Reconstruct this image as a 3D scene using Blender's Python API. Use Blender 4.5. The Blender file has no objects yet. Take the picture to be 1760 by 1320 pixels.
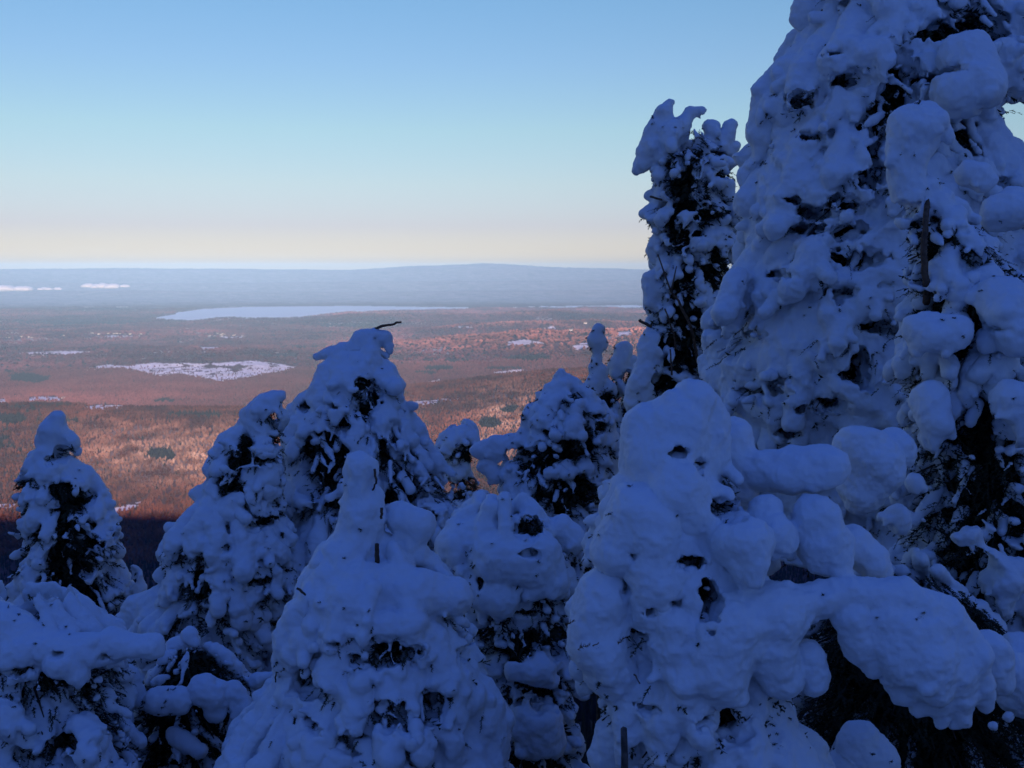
import bpy, math
import numpy as np
from mathutils import Vector

# ------------------------------------------------------------------ camera
R = math.radians
W, H, F = 1760.0, 1320.0, 1887.0
HORIZON = 462.0
CAMZ = 1.7
PITCH = math.atan((H / 2 - HORIZON) / F)
scene = bpy.context.scene
cam_d = bpy.data.cameras.new('camera')
cam_d.sensor_width = 36.0
cam_d.lens = 36.0 * F / W
cam_d.clip_start = 0.05
cam_d.clip_end = 300000.0
cam_d.dof.use_dof = True
cam_d.dof.focus_distance = 6.0
cam_d.dof.aperture_fstop = 6.3
cam = bpy.data.objects.new('camera', cam_d)
scene.collection.objects.link(cam)
cam.location = (0, 0, CAMZ)
cam.rotation_euler = (R(90) - PITCH, 0, 0)
scene.camera = cam

# ------------------------------------------------------------------ sun, sky, exposure
SUN_EL, SUN_AZ = 12.6, 163.0         # azimuth clockwise from +Y (the way the camera looks)
sun_d = bpy.data.lights.new('sun', 'SUN')
sun_d.energy = 5.0
sun_d.angle = R(0.5)
sun_d.color = (1.0, 0.62, 0.42)
sun = bpy.data.objects.new('sun', sun_d)
scene.collection.objects.link(sun)
sdir = Vector((math.sin(R(SUN_AZ)) * math.cos(R(SUN_EL)), math.cos(R(SUN_AZ)) * math.cos(R(SUN_EL)), math.sin(R(SUN_EL))))
sun.rotation_euler = sdir.to_track_quat('Z', 'Y').to_euler()
sun.location = (0, -50, 120)

world = bpy.data.worlds.new('World')
scene.world = world
world.use_nodes = True
nt = world.node_tree
nt.nodes.clear()
wout = nt.nodes.new('ShaderNodeOutputWorld')
bg = nt.nodes.new('ShaderNodeBackground')
bg.inputs['Strength'].default_value = 0.15
sky = nt.nodes.new('ShaderNodeTexSky')
sky.sky_type = 'NISHITA'
sky.sun_disc = False
sky.sun_elevation = R(SUN_EL)
sky.sun_rotation = R(SUN_AZ)
sky.altitude = 900
sky.air_density = 1.0
sky.dust_density = 0.6
sky.ozone_density = 2.0
geo = nt.nodes.new('ShaderNodeTexCoord')
sep = nt.nodes.new('ShaderNodeSeparateXYZ')
ramp = nt.nodes.new('ShaderNodeValToRGB')
ramp.color_ramp.interpolation = 'LINEAR'
SKY_TINT = [  # sin(elevation), tint of the clear sky
    (0.000, (0.62, 0.52, 0.50)),
    (0.012, (0.72, 0.635, 0.76)),
    (0.038, (0.635, 0.55, 0.74)),
    (0.075, (0.72, 0.66, 0.72)),
    (0.122, (0.74, 0.75, 0.74)),
    (0.178, (0.70, 0.76, 0.84)),
    (0.240, (0.66, 0.80, 0.89)),
    (0.400, (0.14, 0.23, 0.55)),
    (0.700, (0.31, 0.51, 1.38)),
    (1.000, (0.56, 0.92, 2.36)),
]
els = ramp.color_ramp.elements
while len(els) < len(SKY_TINT):
    els.new(0.5)
for e, (p, c) in zip(els, SKY_TINT):
    e.position = p
    e.color = (*c, 1)
mul = nt.nodes.new('ShaderNodeMix')
mul.data_type = 'RGBA'
mul.blend_type = 'MULTIPLY'
mul.inputs['Factor'].default_value = 1.0
nt.links.new(geo.outputs['Generated'], sep.inputs[0])
nt.links.new(sep.outputs['Z'], ramp.inputs['Fac'])
nt.links.new(sky.outputs[0], mul.inputs['A'])
nt.links.new(ramp.outputs['Color'], mul.inputs['B'])
nt.links.new(mul.outputs['Result'], bg.inputs['Color'])
nt.links.new(bg.outputs[0], wout.inputs['Surface'])

vs_ = scene.view_settings
scene.display_settings.display_device = 'sRGB'
vs_.view_transform = 'Standard'
vs_.look = 'None'
vs_.exposure = 0.0
vs_.gamma = 1.0
vs_.use_curve_mapping = False
scene.cycles.use_denoising = True
scene.cycles.max_bounces = 6
scene.cycles.diffuse_bounces = 2
scene.cycles.volume_bounces = 0
scene.cycles.sample_clamp_indirect = 4.0

# ------------------------------------------------------------------ helpers
COL = scene.collection


def at(px, py, D):
    """pixel of the photograph -> point at horizontal distance D (metres)"""
    u, v = (px - W / 2) / F, (H / 2 - py) / F
    dy = math.cos(PITCH) + v * math.sin(PITCH)
    dz = -math.sin(PITCH) + v * math.cos(PITCH)
    k = D / dy
    return np.array((u * k, D, CAMZ + dz * k))


def project(p):
    x, y, z = p[..., 0], p[..., 1], p[..., 2] - CAMZ
    dep = y * math.cos(PITCH) - z * math.sin(PITCH)
    up = y * math.sin(PITCH) + z * math.cos(PITCH)
    dep = np.where(dep > 0.01, dep, 0.01)
    return W / 2 + F * x / dep, H / 2 - F * up / dep


def link(name, verts, faces, mat, parent=None, smooth=True, loc=None):
    """verts (n,3), faces (m,k) with k = 3 or 4 -> one mesh object"""
    verts = np.asarray(verts, np.float32)
    if loc is not None:
        verts = verts - np.asarray(loc, np.float32)
    faces = np.asarray(faces, np.int32)
    me = bpy.data.meshes.new(name)
    me.vertices.add(len(verts))
    me.vertices.foreach_set('co', verts.ravel())
    m, k = faces.shape
    me.loops.add(m * k)
    me.loops.foreach_set('vertex_index', faces.ravel())
    me.polygons.add(m)
    me.polygons.foreach_set('loop_start', np.arange(0, m * k, k, dtype=np.int32))
    me.polygons.foreach_set('use_smooth', np.full(m, smooth))
    me.update(calc_edges=True)
    me.materials.append(mat)
    ob = bpy.data.objects.new(name, me)
    COL.objects.link(ob)
    if parent is not None:
        ob.parent = parent
    elif loc is not None:
        ob.location = loc
    return ob


def set_color(ob, cols):
    a = ob.data.color_attributes.new('Col', 'FLOAT_COLOR', 'POINT')
    c = np.ones((len(cols), 4), np.float32)
    c[:, :3] = cols
    a.data.foreach_set('color', c.ravel())


def tag(o, label=None, cat=None, group=None, kind=None):
    if label: o['label'] = label
    if cat: o['category'] = cat
    if group: o['group'] = group
    if kind: o['kind'] = kind
    return o


# ---- noise on arrays
_lat = np.random.RandomState(5).rand(64, 64, 64).astype(np.float32) * 2 - 1


def vnoise(p, freq, off=0.0):
    q = p.astype(np.float64) * freq + off * 17.31 + 1000
    i = np.floor(q).astype(np.int64)
    f = (q - i).astype(np.float32)
    f = f * f * (3 - 2 * f)
    i &= 63
    j = (i + 1) & 63
    x0, y0, z0 = i[..., 0], i[..., 1], i[..., 2]
    x1, y1, z1 = j[..., 0], j[..., 1], j[..., 2]
    fx, fy, fz = f[..., 0], f[..., 1], f[..., 2]
    L = _lat
    a = L[x0, y0, z0] * (1 - fx) + L[x1, y0, z0] * fx
    b = L[x0, y1, z0] * (1 - fx) + L[x1, y1, z0] * fx
    c = L[x0, y0, z1] * (1 - fx) + L[x1, y0, z1] * fx
    d = L[x0, y1, z1] * (1 - fx) + L[x1, y1, z1] * fx
    return (a * (1 - fy) + b * fy) * (1 - fz) + (c * (1 - fy) + d * fy) * fz


def fbm(p, freq, octs=4, off=0.0, gain=0.5):
    s, a, t = 0.0, 1.0, 0.0
    for k in range(octs):
        s = s + a * vnoise(p, freq * 2.03 ** k, off + k * 3.7)
        t += a
        a *= gain
    return s / t


# ------------------------------------------------------------------ materials
def new_mat(name):
    m = bpy.data.materials.new(name)
    m.use_nodes = True
    n = m.node_tree
    b = n.nodes['Principled BSDF']
    return m, n, b


def bump(n, b, layers, coord='Object'):
    tc = n.nodes.new('ShaderNodeTexCoord')
    prev = None
    for scale, detail, dist, strength in layers:
        no = n.nodes.new('ShaderNodeTexNoise')
        no.inputs['Scale'].default_value = scale
        no.inputs['Detail'].default_value = detail
        n.links.new(tc.outputs[coord], no.inputs['Vector'])
        bu = n.nodes.new('ShaderNodeBump')
        bu.inputs['Distance'].default_value = dist
        bu.inputs['Strength'].default_value = strength
        n.links.new(no.outputs['Fac'], bu.inputs['Height'])
        if prev is not None:
            n.links.new(prev.outputs[0], bu.inputs['Normal'])
        prev = bu
    n.links.new(prev.outputs[0], b.inputs['Normal'])


M = {}
m, n, b = new_mat('snow')
b.inputs['Base Color'].default_value = (0.74, 0.76, 0.78, 1)
b.inputs['Roughness'].default_value = 0.7
b.inputs['Specular IOR Level'].default_value = 0.2
bump(n, b, [(22, 4, 0.006, 0.5), (110, 4, 0.0022, 0.5)])
M['snow'] = m


def noisy_color(name, c0, c1, scale, rough=0.9, bumps=None):
    m, n, b = new_mat(name)
    tc = n.nodes.new('ShaderNodeTexCoord')
    no = n.nodes.new('ShaderNodeTexNoise')
    no.inputs['Scale'].default_value = scale
    no.inputs['Detail'].default_value = 5
    r = n.nodes.new('ShaderNodeValToRGB')
    r.color_ramp.elements[0].position = 0.35
    r.color_ramp.elements[1].position = 0.65
    r.color_ramp.elements[0].color = (*c0, 1)
    r.color_ramp.elements[1].color = (*c1, 1)
    n.links.new(tc.outputs['Object'], no.inputs['Vector'])
    n.links.new(no.outputs['Fac'], r.inputs['Fac'])
    n.links.new(r.outputs['Color'], b.inputs['Base Color'])
    b.inputs['Roughness'].default_value = rough
    b.inputs['Specular IOR Level'].default_value = 0.15
    if bumps: bump(n, b, bumps)
    return m


M['needles'] = noisy_color('fir_needles', (0.022, 0.030, 0.018), (0.050, 0.050, 0.030), 9)
M['bark'] = noisy_color('fir_bark', (0.035, 0.026, 0.020), (0.085, 0.065, 0.050), 30, bumps=[(60, 5, 0.01, 0.8)])
M['twig'] = noisy_color('dead_twig', (0.07, 0.045, 0.032), (0.16, 0.105, 0.07), 40)
M['dry'] = noisy_color('dry_sprig', (0.10, 0.055, 0.025), (0.22, 0.12, 0.05), 60)
M['deadwood'] = noisy_color('weathered_wood', (0.06, 0.05, 0.045), (0.13, 0.11, 0.10), 40, bumps=[(90, 4, 0.004, 0.8)])


def vcol_mat(name, rough=0.95, speckle=None):
    m, n, b = new_mat(name)
    a = n.nodes.new('ShaderNodeVertexColor')
    a.layer_name = 'Col'
    src = a.outputs['Color']
    if speckle:
        tc = n.nodes.new('ShaderNodeTexCoord')
        for sc_, lo, hi in speckle:
            no = n.nodes.new('ShaderNodeTexNoise')
            no.inputs['Scale'].default_value = sc_
            no.inputs['Detail'].default_value = 3
            mr = n.nodes.new('ShaderNodeMapRange')
            mr.inputs['From Min'].default_value = 0.3
            mr.inputs['From Max'].default_value = 0.7
            mr.inputs['To Min'].default_value = lo
            mr.inputs['To Max'].default_value = hi
            n.links.new(tc.outputs['Object'], no.inputs['Vector'])
            n.links.new(no.outputs['Fac'], mr.inputs['Value'])
            mx = n.nodes.new('ShaderNodeMix')
            mx.data_type = 'RGBA'
            mx.blend_type = 'MULTIPLY'
            mx.inputs['Factor'].default_value = 1
            n.links.new(src, mx.inputs['A'])
            n.links.new(mr.outputs[0], mx.inputs['B'])
            src = mx.outputs['Result']
    n.links.new(src, b.inputs['Base Color'])
    b.inputs['Roughness'].default_value = rough
    b.inputs['Specular IOR Level'].default_value = 0.05
    return m


M['terrain'] = vcol_mat('terrain_ground', speckle=[(0.02, 0.8, 1.2), (0.004, 0.8, 1.2)])
M['wood'] = vcol_mat('bare_woodland')

# ------------------------------------------------------------------ terrain
BASE, LAKE = -690.0, -697.0


def pxz(d, y):
    return CAMZ - d * (np.asarray(y, float) - HORIZON) / F


RIDGES = [  # distance, half width towards us, half width beyond, crest line (px, py)
    (4250, 900, 420, [(-900, 720), (-300, 706), (0, 700), (110, 698), (250, 703), (420, 704), (560, 700), (680, 712), (780, 790), (900, 840)]),
    (5200, 1100, 600, [(380, 790), (560, 705), (640, 682), (700, 667), (850, 651), (1000, 637), (1150, 630), (1500, 615), (2600, 615)]),
    (6500, 350, 350, [(-900, 668), (-100, 664), (100, 672), (300, 676), (480, 672), (620, 664), (800, 668)]),
    (8600, 1500, 700, [(-900, 615), (-300, 612), (0, 610), (100, 606), (200, 600), (360, 598), (520, 607), (600, 600), (672, 590), (760, 583), (858, 575), (918, 567), (960, 571), (998, 570), (1093, 566), (1500, 560), (2600, 560)]),
    (11500, 700, 700, [(-900, 585), (0, 583), (200, 586), (420, 575), (600, 580), (800, 556), (1000, 552), (1200, 556), (2600, 550)]),
    (14500, 900, 500, [(-900, 571), (0, 564), (200, 561), (274, 557), (340, 551), (398, 546), (470, 549), (505, 552), (560, 546), (600, 541), (700, 540), (839, 541), (900, 536), (958, 533), (1022, 538), (1109, 540), (1500, 536), (2600, 536)]),
    (17000, 350, 350, [(300, 560), (335, 547), (360, 541), (385, 539), (410, 543), (435, 560)]),
    (17400, 300, 300, [(430, 560), (445, 543), (465, 537), (490, 538), (510, 544), (525, 560)]),
    (24500, 900, 1500, [(-900, 514), (0, 515), (300, 518), (700, 519), (1000, 517), (2600, 514)]),
    (27500, 1500, 2000, [(-900, 497), (0, 502), (200, 499), (500, 503), (800, 500), (1100, 498), (2600, 497)]),
    (32500, 2500, 2500, [(-900, 484), (0, 485), (300, 487), (700, 483), (1000, 482), (2600, 484)]),
    (40000, 6000, 4000, [(-900, 465), (-300, 464), (0, 463), (100, 462), (200, 461), (400, 462), (600, 464), (660, 461), (690, 458), (760, 456), (830, 453), (890, 455), (940, 459), (1020, 461), (1100, 463), (1500, 461), (2600, 464)]),
]
LAKE_POLY = [(255, 548), (300, 538), (338, 531), (430, 526.5), (597, 525), (720, 526.5), (839, 527.5), (960, 525.5), (1090, 524), (1130, 526), (1090, 528.5), (918, 530), (739, 534), (640, 536), (577, 541), (505, 549), (440, 552), (330, 553)]


def in_poly(px, py, poly):
    inside = np.zeros(px.shape, bool)
    n_ = len(poly)
    for i in range(n_):
        x0, y0 = poly[i]
        x1, y1 = poly[(i + 1) % n_]
        c = ((y0 > py) != (y1 > py)) & (px < (x1 - x0) * (py - y0) / (y1 - y0 + 1e-12) + x0)
        inside ^= c
    return inside


def smooth01(a, b, x):
    t = np.clip((x - a) / (b - a), 0, 1)
    return t * t * (3 - 2 * t)


def valley_height(x, y):
    d = np.maximum(y, 1.0)
    px = W / 2 + F * x / d
    p = np.stack([x, y, np.zeros_like(x)], -1)
    fl = np.full(x.shape, BASE)
    h = fl + fbm(p, 1 / 1900.0, 4, 1.0) * np.clip(d / 12000, 0.7, 1.3) * 58 * (1 - 0.8 * smooth01(11000, 13500, d)) + 6
    for dist, wf, wb, line in RIDGES:
        lx, ly = zip(*line)
        crest = pxz(dist, np.interp(px, lx, ly))
        jig = fbm(p, 1 / (dist * 0.08), 3, dist * 0.001)
        w = np.where(d < dist + jig * wf * 0.35, wf, wb) * (1 + 0.25 * jig)
        g = np.exp(-((d - dist) / w) ** 2)
        hh = fl + (crest - fl) * g
        h = np.where(crest > fl, np.maximum(h, hh) + np.minimum(np.abs(hh - h), 25) * 0.0, h)
    h = h + fbm(p, 1 / 420.0, 3, 9.0) * np.clip(d / 6000, 0.8, 2.0) * 11
    # lake basin
    t = (d - 0) * 0
    dl = (CAMZ - LAKE) * F / np.maximum(np.array(1.0), 1.0)
    pyl = HORIZON + (CAMZ - LAKE) * F / d
    wob = fbm(p, 1 / 900.0, 3, 4.0)
    ins = in_poly(px + wob * 10, pyl + wob * 0.9, LAKE_POLY)
    isl = np.zeros(x.shape, bool)
    for dist, wf, wb, line in RIDGES[6:8]:
        lx, ly = zip(*line)
        crest = pxz(dist, np.interp(px, lx, ly))
        isl |= (BASE + (crest - BASE) * np.exp(-((d - dist) / wf) ** 2)) > LAKE + 14 + 5 * wob
    h = np.where(ins & ~isl, LAKE - 12, np.maximum(h, LAKE + 4))
    return h


MT_Y = np.array([-4000, -1500, -600, -330, -190, -150, -110, -60, -20, -4, 0, 1.2, 3, 6, 10, 20, 60, 150, 400, 900, 1500, 2000, 2300, 2700])
MT_Z = np.array([-500, -120, 10, 42, 52, 53, 44, 21, 5, 0.4, 0, -0.4, -2.4, -4.2, -6.0, -11, -34, -80, -185, -375, -540, -625, -665, -690])


def height(x, y):
    p = np.stack([x, y, np.zeros_like(x)], -1)
    mz = np.interp(y, MT_Y, MT_Z)
    far = np.clip((np.hypot(x, y) - 15) / 150, 0, 1)
    mz = mz + fbm(p, 1 / 260.0, 4, 2.0) * far * np.clip(np.abs(y) / 500, 0.12, 1) * 34
    mz = mz + vnoise(p, 0.5, 3.0) * 0.12 * (1 - far)
    mz = mz - (np.abs(x) / 5200.0) ** 2 * 420
    v = np.where(y > 800, valley_height(x, np.maximum(y, 800)), BASE)
    return np.maximum(mz, v)


az_view = np.arange(-640, 2400, 2.6)
az_f = np.arctan((az_view - W / 2) / F)
rest = np.linspace(az_f[-1], az_f[0] + 2 * math.pi, 150)[1:-1]
az = np.concatenate([az_f, rest])
ys = np.arange(1010, 464.4, -0.62)
rr = (CAMZ - BASE) * F / (ys - HORIZON)
rr = rr[(rr > 2300) & (rr < 43000)]
fill = []
for a_, b_ in zip(rr[:-1], rr[1:]):
    k_ = max(1, int((b_ - a_) / (0.012 * a_)))
    fill += list(np.linspace(a_, b_, k_ + 1)[:-1])
near = np.geomspace(0.6, 2300, 130)
rad = np.concatenate([near, np.array(fill), np.geomspace(rr[-1], 47000, 8)])
A_, R_ = np.meshgrid(az, rad, indexing='ij')
jr = np.random.RandomState(3)
X_ = np.sin(A_) * R_
Y_ = np.cos(A_) * R_
Z_ = height(X_, Y_)
# canopy roughness of the far woods (real relief)
rough = jr.rand(*Z_.shape) * np.clip((R_ - 2400) / 1500, 0, 1) * np.clip(R_ / 900, 0, 14)
wooded = Z_ > LAKE + 3
Z_ = Z_ + np.where(wooded, rough * 0.7, 0)
tv = np.stack([X_, Y_, Z_], -1)
na, nr = A_.shape
ctr = np.array([[0, 0, float(height(np.array([0.0]), np.array([0.0]))[0])]])
idx = np.arange(na * nr).reshape(na, nr)
nx = np.roll(idx, -1, axis=0)
q = np.stack([idx[:, :-1], idx[:, 1:], nx[:, 1:], nx[:, :-1]], -1).reshape(-1, 4)[:, ::-1]
cap = np.stack([idx[:, 0], np.full(na, na * nr), nx[:, 0], nx[:, 0]], -1)
verts = np.concatenate([tv.reshape(-1, 3), ctr])

FIELDS = [
    [(131, 637), (187, 627), (222, 630), (274, 623), (346, 625), (441, 621), (485, 626), (515, 633), (477, 640), (429, 648), (378, 658), (350, 651), (310, 644), (274, 648), (246, 640), (215, 634), (171, 634)],
    [(48, 686), (62, 683), (106, 683), (104, 689), (70, 690), (48, 691)],
    [(150, 700), (165, 696), (212, 697), (214, 702), (180, 705), (150, 705)],
    [(-40, 686), (8, 686), (10, 693), (-40, 694)],
    [(-40, 869), (30, 866), (30, 874), (-40, 876)],
    [(200, 874), (225, 866), (246, 861), (246, 867), (226, 876), (204, 883)],
    [(342, 884), (360, 886), (358, 891), (344, 890)],
    [(700, 693), (760, 686), (790, 684), (765, 690), (704, 699)],
    [(735, 657), (752, 651), (756, 655), (738, 662)],
    [(868, 588), (900, 583), (935, 589), (905, 594), (870, 593)],
    [(980, 594), (1010, 589), (1016, 598), (988, 601)],
    [(930, 562), (950, 561), (952, 565), (932, 565)],
    [(785, 562), (810, 560), (811, 563), (787, 564)],
    [(340, 598), (380, 596), (395, 601), (350, 604)],
    [(30, 606), (130, 604), (190, 608), (120, 610), (40, 610)],
    [(845, 640), (890, 634), (905, 637), (850, 643)],
    [(165, 578), (200, 577), (245, 578), (215, 580), (175, 580)], [(375, 579), (410, 578), (440, 578.5), (400, 581)],
    [(1060, 572), (1090, 569), (1092, 575), (1062, 577)],
]
DARK = [  # stands of evergreens: x, y, rx, ry
    (278, 782, 36, 13), (45, 650, 42, 11), (18, 722, 34, 9), (480, 612, 60, 5), (330, 715, 60, 6),
    (880, 616, 70, 4), (780, 620, 60, 4), (740, 642, 40, 4), (860, 634, 50, 4), (760, 634, 40, 5), (880, 705, 22, 9), (840, 728, 20, 8), (900, 614, 60, 5), (300, 690, 50, 5), (620, 560, 80, 4), (130, 555, 120, 4)]
FROST = [(310, 785, 150, 40, 1.0), (390, 770, 60, 30, 0.7), (875, 720, 55, 45, 0.9), (850, 765, 40, 30, 0.9), (240, 745, 120, 20, 0.4)]


def ground_masks(p):
    px, py = project(p)
    nz = fbm(p, 1 / 260.0, 4, 21.0)
    n2 = fbm(p, 1 / 60.0, 3, 23.0)
    dist = p[..., 1]
    sx = nz * 14
    sy = nz * 3.5 + n2 * 1.2
    snow = np.zeros(px.shape, bool)
    for poly in FIELDS:
        snow |= in_poly(px + sx, py + sy * 0.7, poly)
    ever = np.zeros(px.shape)
    for x, y, rx, ry in DARK:
        ever = np.maximum(ever, 1 - (((px - x) / rx) ** 2 + ((py - y) / ry) ** 2) + nz * 1.7 + n2 * 0.7)
    frost = np.zeros(px.shape)
    for x, y, rx, ry, k in FROST:
        frost = np.maximum(frost, k * np.exp(-(((px - x) / rx) ** 2 + ((py - y) / ry) ** 2)))
    big = fbm(p, 1 / 1400.0, 4, 27.0)
    ever = np.maximum(ever, (big - 0.42) * 5 + n2)
    return snow, ever > 0.35, frost, nz, n2, big


snow_m, ever_m, frost_m, nz, n2, big = ground_masks(verts)
d_ = np.hypot(verts[:, 0], verts[:, 1])
brown = np.array([0.130, 0.064, 0.048])
brown2 = np.array([0.110, 0.052, 0.052])
t_ = np.clip(0.5 + nz * 1.1, 0, 1)[:, None]
cols = brown * t_ + brown2 * (1 - t_)
cols = cols * (1 + 0.35 * n2[:, None])
cols = np.where((frost_m > 0.3 + 0.3 * n2)[:, None], cols * 0.6 + 0.4 * np.array([0.42, 0.33, 0.28]), cols)
cols = np.where(ever_m[:, None], np.array([0.030, 0.034, 0.034]), cols)
hedge = (np.abs(vnoise(verts, 1 / 170.0, 31)) < 0.05) | (n2 > 0.42)
cols = np.where((snow_m & ~hedge)[:, None], np.array([0.90, 0.90, 0.90]), cols)
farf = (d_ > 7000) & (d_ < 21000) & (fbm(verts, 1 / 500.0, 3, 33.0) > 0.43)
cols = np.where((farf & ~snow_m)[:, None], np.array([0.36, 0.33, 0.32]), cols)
nearsnow = smooth01(1500, 60, d_)[:, None]
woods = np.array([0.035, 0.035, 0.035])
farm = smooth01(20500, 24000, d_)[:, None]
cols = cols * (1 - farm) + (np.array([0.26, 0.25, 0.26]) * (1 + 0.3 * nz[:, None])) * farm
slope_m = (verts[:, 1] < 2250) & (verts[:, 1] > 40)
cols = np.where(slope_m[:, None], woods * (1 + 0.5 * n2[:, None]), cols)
floor_ = np.where((fbm(verts, 1.1, 3, 41) > 0.35)[:, None], np.array([0.55, 0.56, 0.58]), np.array([0.028, 0.026, 0.022]))  # deep shade beneath the firs painted into the ground, snow patches left pale
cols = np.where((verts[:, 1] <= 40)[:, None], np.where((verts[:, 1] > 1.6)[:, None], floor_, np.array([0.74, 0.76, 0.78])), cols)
faces = np.concatenate([q, cap[:, [1, 0, 2, 3]]])
tris = np.concatenate([faces[:, [0, 1, 2]], faces[:len(q), [0, 2, 3]]])
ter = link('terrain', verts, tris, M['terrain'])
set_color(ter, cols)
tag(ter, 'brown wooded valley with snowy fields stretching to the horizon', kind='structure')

# ---- lake
lp = []
for x, y in [(150, 552), (230, 536), (338, 528), (430, 523.5), (720, 523.5), (960, 522.5), (1200, 521), (1200, 530), (918, 533), (739, 538), (640, 542), (560, 552), (330, 556)]:
    d = (CAMZ - LAKE) * F / (y - HORIZON)
    lp.append(((x - W / 2) / F * d, d, LAKE))
me = bpy.data.meshes.new('lake')
me.from_pydata(lp, [], [list(range(len(lp)))[::-1]])
m, n, b = new_mat('lake_water')
b.inputs['Base Color'].default_value = (0.72, 0.74, 0.78, 1)
b.inputs['Roughness'].default_value = 0.35
M['lake'] = m
me.materials.append(m)
lake = bpy.data.objects.new('lake', me)
COL.objects.link(lake)
tag(lake, 'pale frozen lake far out in the hazy plain', kind='structure')

HOUSES = [(104, 686), (1006, 557), (981, 570)]
_hr = np.random.RandomState(77)
for _i in range(30):
    if _i < 6:
        HOUSES.append((8 + _i * 9 + _hr.randn() * 3, 581 + _hr.randn() * 0.8))
    elif _i % 2:
        HOUSES.append((405 + _hr.randn() * 26, 577 + _hr.randn() * 1.6))
    else:
        HOUSES.append((205 + _hr.randn() * 45, 575.5 + _hr.randn() * 1.2))


# ------------------------------------------------------------------ far woodland: one mass of bare crowns
def woodland(name, label, n_, dmin, dmax, pxa, pxb, hgt, radius, seed, pick):
    rs = np.random.RandomState(seed)
    d = np.sqrt(rs.rand(n_) * (dmax ** 2 - dmin ** 2) + dmin ** 2)
    px = rs.rand(n_) * (pxb - pxa) + pxa
    x = (px - W / 2) / F * d
    z = height(x, d)
    P = np.stack([x, d, z], -1)
    snow, ever, frost, nz, n2, big = ground_masks(P)
    hx, hy = project(P)
    nohouse = np.ones(n_, bool)
    for a_, b_ in HOUSES:
        nohouse &= ~((np.abs(hx - a_) < 4.5) & (hy - b_ > -0.8) & (hy - b_ < 4.5))
    keep, col, kind = pick(rs, P, snow, ever, frost, nz, n2, big)
    keep = keep & nohouse
    P, col, kind = P[keep], col[keep], kind[keep]
    k = len(P)
    hh = hgt * (0.55 + 0.8 * rs.rand(k)) * np.where(kind == 1, 1.15, 1.0)
    rd = radius * (0.55 + 0.8 * rs.rand(k)) * np.where(kind == 1, 0.75, 1.0)
    th = rs.rand(k) * 6.28
    mid = np.where(kind == 1, 0.18, 0.55)
    vs = np.zeros((k, 6, 3))
    vs[:, 0] = P - np.array([0, 0, 1.0])
    for j in range(4):
        a = th + j * math.pi / 2 + rs.rand(k) * 0.6
        r = rd * (0.7 + 0.6 * rs.rand(k))
        vs[:, 1 + j, 0] = P[:, 0] + np.cos(a) * r
        vs[:, 1 + j, 1] = P[:, 1] + np.sin(a) * r
        vs[:, 1 + j, 2] = P[:, 2] + hh * (mid + 0.25 * (rs.rand(k) - 0.5))
    vs[:, 5] = P + np.stack([rs.randn(k) * rd * 0.25, rs.randn(k) * rd * 0.25, hh], -1)
    f = np.array([[0, 2, 1], [0, 3, 2], [0, 4, 3], [0, 1, 4], [5, 1, 2], [5, 2, 3], [5, 3, 4], [5, 4, 1]])
    faces = (np.arange(k)[:, None, None] * 6 + f[None]).reshape(-1, 3)
    ob = link(name, vs.reshape(-1, 3), faces, M['wood'], smooth=False)
    set_color(ob, np.repeat(col, 6, axis=0))
    tag(ob, label, kind='stuff')
    return ob


def pick_valley(rs, P, snow, ever, frost, nz, n2, big):
    k = len(P)
    thin = np.where(snow, rs.rand(k) < 0.05, True)
    base = np.array([0.225, 0.080, 0.044])
    var = np.array([0.135, 0.054, 0.034])
    t = np.clip(0.5 + nz * 1.0 + 0.35 * rs.randn(k), 0, 1)[:, None]
    col = base * t + var * (1 - t)
    px, py = project(P)
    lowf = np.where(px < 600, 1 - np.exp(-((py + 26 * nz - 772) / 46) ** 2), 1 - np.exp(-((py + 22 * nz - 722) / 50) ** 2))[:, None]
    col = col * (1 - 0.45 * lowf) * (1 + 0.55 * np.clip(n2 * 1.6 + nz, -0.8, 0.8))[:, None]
    dull = smooth01(0, 1, (P[:, 1] - np.where(px < 650, 4450, 5400)) / 300.0)[:, None]  # haze and grazing sun beyond the crest painted in as duller crowns
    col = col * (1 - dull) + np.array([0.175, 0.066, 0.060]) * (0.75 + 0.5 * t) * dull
    rel_shade = fbm(P * np.array([1, 1, 0]), 1 / 1900.0, 4, 1.0)[:, None]
    col = col * np.clip(1 + 1.1 * rel_shade, 0.5, 1.5)  # relief shading painted into the crowns: lighter swells, darker dips
    fr = np.clip(frost * (0.55 + 1.3 * n2 + 0.5 * nz) * (0.5 + 0.5 * rs.rand(k)), 0, 1)[:, None]
    col = col * (1 - fr) + np.array([0.66, 0.48, 0.38]) * fr
    ev = ever | (rs.rand(k) < 0.03)
    col = np.where(ev[:, None], np.array([0.026, 0.030, 0.027]) * (0.7 + 0.7 * rs.rand(k)[:, None]), col)
    return thin, col, ev.astype(int)


woodland('valley_woodland', 'brown leafless woods covering the sunlit hills of the valley', 170000, 2450, 7400, -130, 1230, 13, 4.2, 11, pick_valley)


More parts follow.
